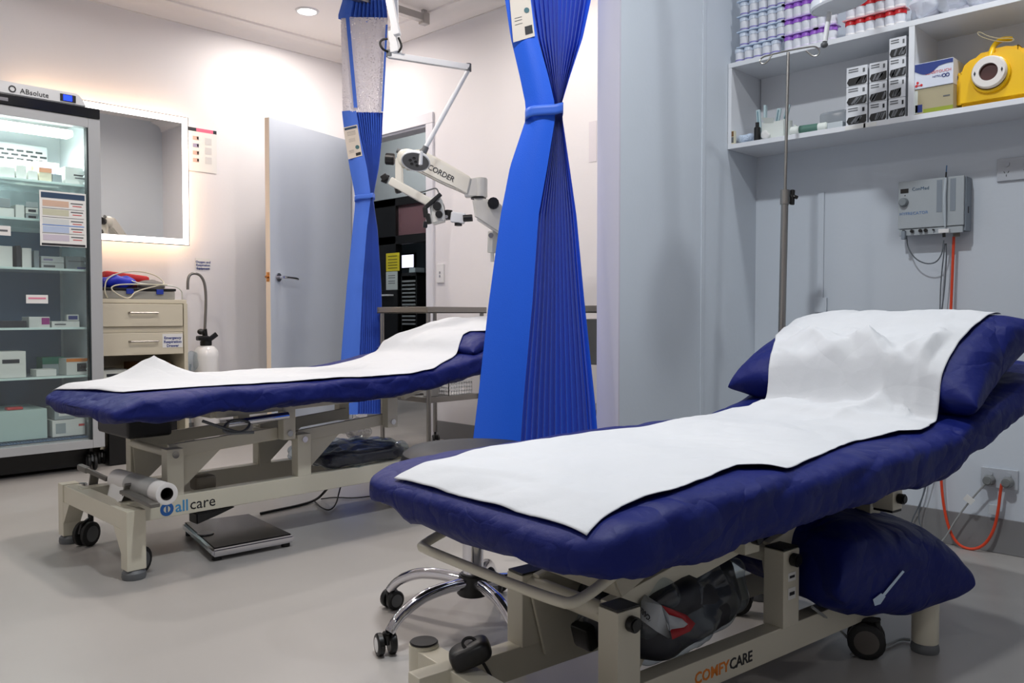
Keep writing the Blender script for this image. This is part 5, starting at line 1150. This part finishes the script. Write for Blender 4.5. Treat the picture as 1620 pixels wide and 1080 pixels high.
tag(MB().box(at_x(1533, 790, XS-.05), (.003, .030, .022), rot=Matrix.Rotation(R(35), 3, 'X')).build('cord_tag', card), 'small white tag tied on the pale grey cord', 'tag')
tag(MB().box(at_x(1573, 806, XS-.02), (.008, .034, .034), .002).build('cord_tag', mat('tag_clear', (.75, .78, .80), .3)), 'clear tag around the orange cord above the floor', 'tag')
def outlet(x0, y0, x1, y1, X, label, plugs=False):
    a = at_x(x0, y0, X); c = at_x(x1, y1, X)
    t = thing('power_outlet', label, 'power outlet', (XS, (a.y+c.y)/2, c.z)); op_ = mat('outlet_plate', (.72, .74, .77), .35)
    MB().span((XS-.010, c.y, c.z), (XS-.0005, a.y, a.z), .002).build('faceplate', op_, t)
    for u in (.25, .75):
        y = lerp(a.y, c.y, u); s0 = MB().cyl((XS-.010, y, lerp(a.z, c.z, .27)), (XS-.0145, y, lerp(a.z, c.z, .27)), .009, seg=20, bev=.001).build('switch', op_, t)
        for dy, dz, rr in ((-.006, 0, 30), (.006, 0, -30), (0, -.011, 0)):
            MB().box((XS-.0105, y+dy, lerp(a.z, c.z, .62)+dz), (.001, .0018, .007), rot=Matrix.Rotation(R(rr), 3, 'X')).build('pin_slot', ink, t)
        if plugs: MB().cyl((XS-.010, y, lerp(a.z, c.z, .62)), (XS-.045, y, lerp(a.z, c.z, .62)), .019, .014, seg=20, bev=.003).build('plug', mat('plug_grey', (.48, .49, .49), .45), t)
    return t
outlet(1577, 252, 1640, 281, XS-.010, 'double power outlet high on the right wall by the frame edge')
outlet(1552, 738, 1610, 776, XS-.010, 'double power outlet low on the right wall with two plugs in', True)
for nm, x0, y0, x1, y1 in (('blank_plate', 1290, 471, 1309, 494),):
    a = at_x(x0, y0, XS); c = at_x(x1, y1, XS); tag(MB().span((XS-.010, c.y, c.z), (XS-.0005, a.y, a.z), .002).build('blank_plate', wallg), 'small painted blank plate on the wall behind the drip stand', 'wall plate')
a = at_x(692, 418, XB); c = at_x(703, 447, XB)
t = thing('light_switch', 'white light switch plate on the wall right of the doorway', 'light switch', (XB, (a.y+c.y)/2, c.z))
MB().span((XB-.009, c.y, c.z), (XB-.0005, a.y, a.z), .002).build('faceplate', whitep, t)
for v in (.45, .65): MB().box((XB-.0105, (a.y+c.y)/2, lerp(a.z, c.z, v)), (.004, .010, .014), .001).build('rocker', mat('rocker_grey', (.60, .60, .62), .4), t)
a = at_x(932, 193, XB); c = at_x(944, 255, XB)
tag(MB().span((XB-.002, c.y, c.z), (XB-.0004, a.y, a.z)).build('wall_paper_sheet', mat('faint_sheet', (.86, .84, .86), .6)), 'pale sheet of paper taped on the far wall by the partition', 'notice')
# ================================================================== drip stand
PZ = 2.92; tp = at_z(1247, 83, PZ); bt_ = at_z(1237, 520, PZ)
iv = thing('drip_stand', 'slim steel drip stand with double hook behind the near bed head', 'drip stand', (bt_.x, bt_.y, 0))
dn_ = (bt_-tp).normalized(); jn = tp+(bt_-tp)*((312-83)/(520-83))
ft_ = V((bt_.x, bt_.y, .06))
MB().cyl(tp, jn, .0055, seg=14).build('inner_pole', steel, iv); MB().tube([jn, bt_, ft_], .0125, 14).build('outer_pole', steel, iv)
MB().cyl(jn-dn_*.025, jn+dn_*.025, .016, seg=16).build('clamp_collar', steel, iv)
k0 = at_z(1251, 312, PZ)
MB().cyl(k0, at_z(1256, 312, PZ), .008, seg=12).bar(at_z(1254, 300, PZ), at_z(1253, 324, PZ), .012, .016, bev=.003).bar(at_z(1250, 308, PZ), at_z(1262, 313, PZ), .012, .012, bev=.003).build('clamp_knob', blackp, iv)
hk = [(1218, 100), (1215, 99), (1205, 102), (1201, 96), (1208, 91), (1222, 86), (1247, 81), (1270, 77), (1288, 73), (1296, 77), (1295, 87), (1287, 90), (1281, 88), (1276, 81)]
hk = [(1221, 87), (1213, 99), (1206, 102), (1201, 97), (1206, 90), (1222, 86), (1247, 80), (1275, 75), (1290, 73), (1297, 79), (1295, 87), (1286, 90), (1275, 80)]
MB().tube([at_z(x, y, PZ) for x, y in hk], .0028, 8, 2).build('hook_bar', steel, iv)
for k in range(5):
    a = k*2*PI/5+.4; u = V((math.cos(a), math.sin(a), 0)); c = V((bt_.x, bt_.y, 0))
    MB().tube([c+V((0, 0, .09)), c+u*.10+V((0, 0, .085)), c+u*.155+V((0, 0, .055))], .009, 10, 1).build('base_leg', steel, iv); castor(iv, c+u*.16+V((0, 0, .05)), a, .024, None, w=.014)
# ================================================================== under and around the beds
# blue covered pad at the head end of the near bed
pd = cushion(RB @ V((1.845, 1.11, .240)), (.235, .24, .105), Matrix.Rotation(R(-16), 3, 'Z') @ Matrix.Rotation(R(10), 3, 'Y') @ Matrix.Rotation(R(6), 3, 'X'), 11, .008, pe=.36)
pd = tag(pd.build('spare_pillow', navy, None, smooth=60), 'navy covered spare pillow lying on the near bed base under the head', 'pillow')
q0 = at_z(1383, 945, 1.83); q1 = at_z(1408, 922, 1.83); 

def surf(ob_, px, py, lift=.002):
    me = ob_.data; mw = ob_.matrix_world if ob_.parent is None else WM[ob_.parent.name]
    if ob_.parent is None: mw = WM[ob_.name]
    bv_ = BVHTree.FromPolygons([mw @ v.co for v in me.vertices], [p.vertices[:] for p in me.polygons])
    r_ = ray(px, py).normalized(); h_ = bv_.ray_cast(CAMP, r_)
    return (h_[0]-r_*lift) if h_[0] is not None else None
def decal(ob_, pts, name, m, parent, lift=.009):
    P = [surf(ob_, x, y, lift) for x, y in pts]
    if any(p is None for p in P): print('decal miss', name, P); return
    MB().prism(P, FWH*.001).build(name, m, parent)
decal(pd, ((1381, 948), (1394, 938), (1401, 943), (1393, 955), (1384, 958)), 'white_tag', mat('tag_bluewhite', (.72, .80, .88), .4), pd)
decal(pd, ((1396, 940), (1400, 942), (1431, 904), (1428, 902)), 'tag_tail', mat('tag_bluewhite', (.72, .80, .88), .4), pd)
# wrapped packet with printed card on the near bed base
wp = thing('wrapped_pack', 'dark packet in clear film with white and red card on near bed base', 'package', RB @ V((1.32, 1.16, .15)), R(-7.125))
MB().ell((1.31, 1.155, .215), (.205, .110, .074), Matrix.Rotation(R(12), 3, 'Z'), e=.5, seg=50, rings=28, nz=.02, ns=12, seed=6).build('dark_contents', mat('pack_navy', (.035, .045, .10), .45), wp, frame=RB)
MB().ell((1.315, 1.155, .218), (.215, .114, .078), Matrix.Rotation(R(12), 3, 'Z'), e=.55, seg=70, rings=40, nz=.035, ns=17, seed=9).build('film_wrap', film, wp, frame=RB)
fw_ = [c for c in bpy.data.objects if c.parent == wp and c.name.startswith('film_wrap')][0]
bvf = None
def cgrid(pts, name, m, lift):
    # a card bent over the packet: fan of the outline about its centre, every vertex dropped on the film
    P = [surf(fw_, x, y, lift) for x, y in pts]
    if any(p is None for p in P): print('card miss', [pt for pt, p in zip(pts, P) if p is None]); return
    b = bmesh.new(); vs = [b.verts.new(p) for p in P]; f_ = b.faces.new(vs); bmesh.ops.triangulate(b, faces=[f_])
    m_ = MB(); m_.merge(b); m_.build(name, m, wp, solid=.0008)
cgrid([(1014, 950), (1020, 940), (1046, 957), (1058, 972), (1078, 978), (1088, 987), (1082, 992), (1062, 995), (1057, 1002), (1062, 1012), (1038, 998), (1014, 980)], 'printed_card', mat('card_print', (.72, .74, .76), .5), .012)
cgrid([(1046, 957), (1060, 962), (1085, 972), (1100, 986), (1092, 998), (1070, 1008), (1062, 1012), (1057, 1002), (1062, 995), (1082, 992), (1088, 987), (1078, 978), (1058, 972)], 'red_corner', mat('card_red', (.62, .06, .10), .5), .011)
tp_ = surf(fw_, 1050, 998, .016); tq_ = surf(fw_, 1022, 968, .016)
if tp_ and tq_: text('writing', 'COMFYCARE', .012, ink, wp, tp_, tq_-tp_, surf(fw_, 1040, 1004, .016)-surf(fw_, 1048, 992, .016) if surf(fw_, 1040, 1004) else V((0, 0, 1)), bold=.0003)
# black foot control on the foot crossbar of the near bed
fcn = thing('foot_switch', 'black rounded hand switch lying by the foot crossbar of the near bed', 'switch', RB @ V((.92, 1.28, .15)), R(-7.125))
fo = at_z(744, 1033, 1.56)
fm = MB().ell(fo, (.040, .030, .021), Matrix.Rotation(R(-40), 3, 'Z') @ Matrix.Rotation(R(-22), 3, 'Y'), e=.55, seg=40, rings=24)
fm.build('switch_body', blackp, fcn)
MB().lathe([(.010, 0), (.015, 0), (.015, .003), (.010, .003)], fo+V((-.006, -.004, .021)), V((-.35, -.35, .9))).build('button_ring', blackr, fcn)
MB().tube([fo+V((.01, -.02, -.01)), fo+V((.03, -.03, -.05)), V((fo.x+.06, fo.y-.06, .01)), V((fo.x+.2, fo.y-.05, .006))], .003, 6, 2).build('switch_cable', blackr, fcn)
# cable loop on floor at head end of the near bed
tag(MB().tube([at_h(x, y, h) for x, y, h in ((1285, 960, .17), (1318, 985, .10), (1338, 1005, .04), (1352, 1022, .006), (1350, 1032, .006), (1345, 1037, .006), (1380, 1028, .006), (1410, 1018, .006), (1424, 1010, .006), (1440, 1012, .006))], .0035, 6, 2).build('bed_cable', mat('cord_light', (.60, .61, .61), .5)), 'grey power cable curling on the floor below the near bed base', 'cable')
# ---- paper roll and holder on the far bed foot
ra = at_z(186, 757, 2.80); rb_ = at_z(264, 781, 2.50)
rh = thing('roll_holder', 'grey bent arms holding the paper roll on the far bed foot bar', 'holder', (.99, 2.87, .21))
gm = mat('holder_grey', (.42, .41, .39), .4, .3)
MB().bar(at_z(126, 738, 2.95), at_z(140, 744, 2.9), .022, .022, bev=.006).bar(at_z(138, 743, 2.9), at_z(170, 758, 2.86), .012, .016, bev=.003).build('grip', gm, rh)
MB().bar(at_z(150, 748, 2.90), at_z(146, 776, 2.92), .03, .01, bev=.003).bar(at_z(205, 765, 2.62), at_z(196, 805, 2.68), .03, .01, bev=.003).build('support_arm', gm, rh)
MB().bar(at_z(196, 777, 2.60), at_z(246, 800, 2.46), .03, .012, bev=.003).build('roll_rail', gm, rh)
MB().cyl(at_z(131, 772, 2.93), at_z(131, 764, 2.93), .016, bev=.003).build('holder_bolt', chrome, rh)
rl = thing('paper_roll', 'white paper roll lying across the foot bar of the far bed', 'paper roll', ra)
axr = (rb_-ra).normalized(); Lr = (rb_-ra).length
MB().lathe([(.019, 0), (.033, 0), (.033, Lr), (.030, Lr+.001), (.019, Lr)], ra, axr, 36).build('roll', mat('roll_white', (.84, .83, .82), .7), rl)
MB().lathe([(.0188, .001), (.0190, Lr+.0012), (.0175, Lr+.0012), (.0175, 0)], ra, axr, 28).build('core_shade', mat('core_dark', (.10, .08, .07), .8), rl)  # near-black lining puts the shade inside the roll hole into the colour
MB().lathe([(.0338, Lr*.34), (.0342, Lr*.36), (.0342, Lr*.82), (.0338, Lr*.84)], ra, axr, 36).build('film_sleeve', mat('sleeve_grey', (.60, .60, .59), .3), rl)
p0 = ra+axr*(Lr*.02); p1 = ra+axr*(Lr*.40); dvec = V((-.2, -.35, -.9)).normalized()
def tail(u, v):
    b = p0.lerp(p1, v)+V((-.028, -.012, .0)); return b+V((-.03*u, -.02*u, -.085*u*(1-.5*v)))+V((0, 0, .004*math.sin(v*9)))
MB().grid(tail, 10, 10).build('loose_end', card, rl, solid=.001)
# ---- floor scale
sp = [at_h(x, y, .05) for x, y in ((288, 823), (395, 809), (466, 842), (337, 866))]
cx_ = sum(p.x for p in sp)/4; cy_ = sum(p.y for p in sp)/4
sca = thing('floor_scale', 'flat steel and dark glass weighing scale on the floor under the far bed', 'scale', (cx_, cy_, 0))
sq = [V((p.x, p.y, 0)) for p in sp]
MB().prism([p+V((0, 0, .029)) for p in sq], (0, 0, .026), .006).build('scale_body', chrome, sca)
ins = [p.lerp(V((cx_, cy_, 0)), .06)+V((0, 0, .0435)) for p in sq]
MB().prism(ins, (0, 0, .003), .001).build('glass_top', mat('scale_top', (.15, .145, .145), .15, .2), sca)
for p in sq: MB().cyl(p.lerp(V((cx_, cy_, 0)), .15), p.lerp(V((cx_, cy_, 0)), .15)+V((0, 0, .017)), .015).build('foot', blackr, sca)
o = at_h(325, 842, .05); MB().cyl((o.x, o.y, .0452), (o.x, o.y, .049), .028, seg=28, bev=.002).build('dial', mat('dial_glass', (.40, .40, .40), .15), sca)
# ---- wrapped packet on the far bed base
wk = thing('wrapped_pack', 'dark blue packet in glossy film on the far bed base rails', 'package', (2.0, 2.87, .215))
MB().ell((1.95, 2.86, .240), (.20, .165, .028), Matrix.Rotation(R(5), 3, 'Z'), e=.4, seg=50, rings=24, nz=.012, ns=14, seed=3).build('dark_contents', mat('pack_navy2', (.06, .07, .17), .35), wk)
MB().ell((1.95, 2.86, .243), (.215, .18, .034), Matrix.Rotation(R(5), 3, 'Z'), e=.45, seg=70, rings=36, nz=.022, ns=22, seed=5).build('film_wrap', film, wk)
tag(MB().ell((2.10, 3.02, .308), (.07, .055, .035), e=.8, seg=40, rings=24, nz=.03, ns=24, seed=15).build('crumpled_film', clear_mat('film_loose', (.92, .92, .92), .82, .1, bump=(30, 1), gloss=True)), 'crumpled clear film heaped on the far end of the dark packet', 'plastic film')
tag(MB().ell((1.20, 1.60, .03), (.09, .10, .028), e=.8, seg=44, rings=24, nz=.03, ns=24, seed=25).build('crumpled_film', MATS['film_loose']), 'crumpled clear film on the floor beyond the near bed foot', 'plastic film') if 0 else None
# ---- cables on the floor below the far bed
tag(MB().tube([at_h(x, y, h) for x, y, h in ((412, 812, .006), (440, 806, .006), (470, 800, .006), (498, 792, .006), (512, 780, .03), (524, 764, .10))], .0055, 8, 2).build('coiled_cable', blackr), 'dark coiled cable on the floor below the far bed rail', 'cable')
tag(MB().tube([at_h(x, y, h) for x, y, h in ((498, 793, .008), (508, 803, .008), (522, 808, .008), (532, 797, .008), (536, 780, .04), (540, 766, .09))], .003, 6, 2).build('cable', blackr), 'thin dark cable drooping below the far bed rail', 'cable')
tag(MB().tube([at_h(x, y, .005) for x, y in ((508, 789), (530, 786), (560, 788), (590, 784), (620, 782))], .0028, 6, 2).build('cable', blackr), 'thin dark cable running right along floor from far bed', 'cable')
# ================================================================== corridor beyond the door
def co(x, y, X=5.18): return at_x(x, y, X)
a = co(611, 401); c = co(632, 428)
t = thing('window_notice', 'yellow notice taped on the dark window frame beyond the doorway', 'notice', (5.18, (a.y+c.y)/2, c.z)); yn = mat('notice_yellow', (.80, .74, .15), .6)
MB().span((5.178, c.y, c.z), (5.182, a.y, a.z)).build('sheet', yn, t)
for v in (.15, .33, .5, .65, .8): MB().span((5.1765, lerp(a.y, c.y, .85), lerp(a.z, c.z, v+.05)), (5.178, lerp(a.y, c.y, .15), lerp(a.z, c.z, v))).build('print', mat('print_olive', (.45, .42, .1), .6), t)
a = co(611, 430); c = co(629, 458)
t = thing('window_notice', 'white notice below the yellow one beyond the doorway', 'notice', (5.18, (a.y+c.y)/2, c.z))
MB().span((5.178, c.y, c.z), (5.182, a.y, a.z)).build('sheet', mat('notice_white', (.75, .78, .76), .6), t)
for v in (.2, .32, .5, .62): MB().span((5.1765, lerp(a.y, c.y, .8), lerp(a.z, c.z, v+.04)), (5.178, lerp(a.y, c.y, .2), lerp(a.z, c.z, v))).build('print', greyp, t)
a = at_x(629, 402, 6.38); c = at_x(657, 425, 6.38)
t = thing('lit_screen', 'bright white lit panel seen through the window beyond the doorway', 'screen', (6.38, (a.y+c.y)/2, c.z))
MB().span((6.37, c.y, c.z), (6.395, a.y, a.z), .002).build('screen_case', blackp, t); MB().span((6.366, c.y+.02, c.z+.02), (6.3695, a.y-.02, a.z-.02)).build('screen_face', mat('screen_white', (.9, .9, 1), .4, emit=((.92, .92, 1), 1.3)), t)
zt_ = at_x(645, 432, 5.0).z
a = at_x(637, 432, 5.0); c = at_x(662, 490, 5.0)
t = thing('paper_tray_tower', 'black stack of letter trays beyond the doorway', 'tray tower', (5.0, (a.y+c.y)/2, .4))
MB().span((4.98, c.y, .45), (5.16, c.y+.015, a.z), .001).span((4.98, a.y-.015, .45), (5.16, a.y, a.z)).span((5.15, c.y, .45), (5.16, a.y, a.z)).span((4.98, c.y, a.z-.03), (5.16, a.y, a.z)).build('tower_frame', blackp, t)
n_ = 12
for k in range(n_):
    z = a.z-.09-k*.037*1.0
    if z < .47: break
    MB().span((4.975, c.y+.02, z), (5.15, a.y-.02, z+.018), .001).build('tray', mat('tray_face', (.50, .52, .52), .35), t)
tag(MB().span((4.985, c.y+.03, a.z+.001), (5.1, lerp(a.y, c.y, .5), a.z+.045), .002).build('tissue_box', bg), 'grey box on top of the letter tray tower', 'box')
cb2 = thing('printer', 'black office printer beyond the doorway left of the tray tower', 'printer', (4.9, 6.3, .45))
pa = at_x(600, 459, 4.95); pc = at_x(634, 500, 4.95)
MB().span((4.95, a.y+.02, .46), (5.17, pa.y+.1, pa.z), .01).build('printer_body', blackp, cb2)
MB().span((4.88, a.y+.08, pa.z-.06), (4.952, pa.y, pa.z-.045), .002).build('output_sheet', card, cb2)
tag(MB().span((4.90, pc.y-.35, 0), (5.19, pa.y+.15, .449), .004).build('low_cupboard', mat('dark_cupboard', (.12, .11, .10), .5)), 'dark low cupboard under the printer beyond the doorway', 'cupboard')
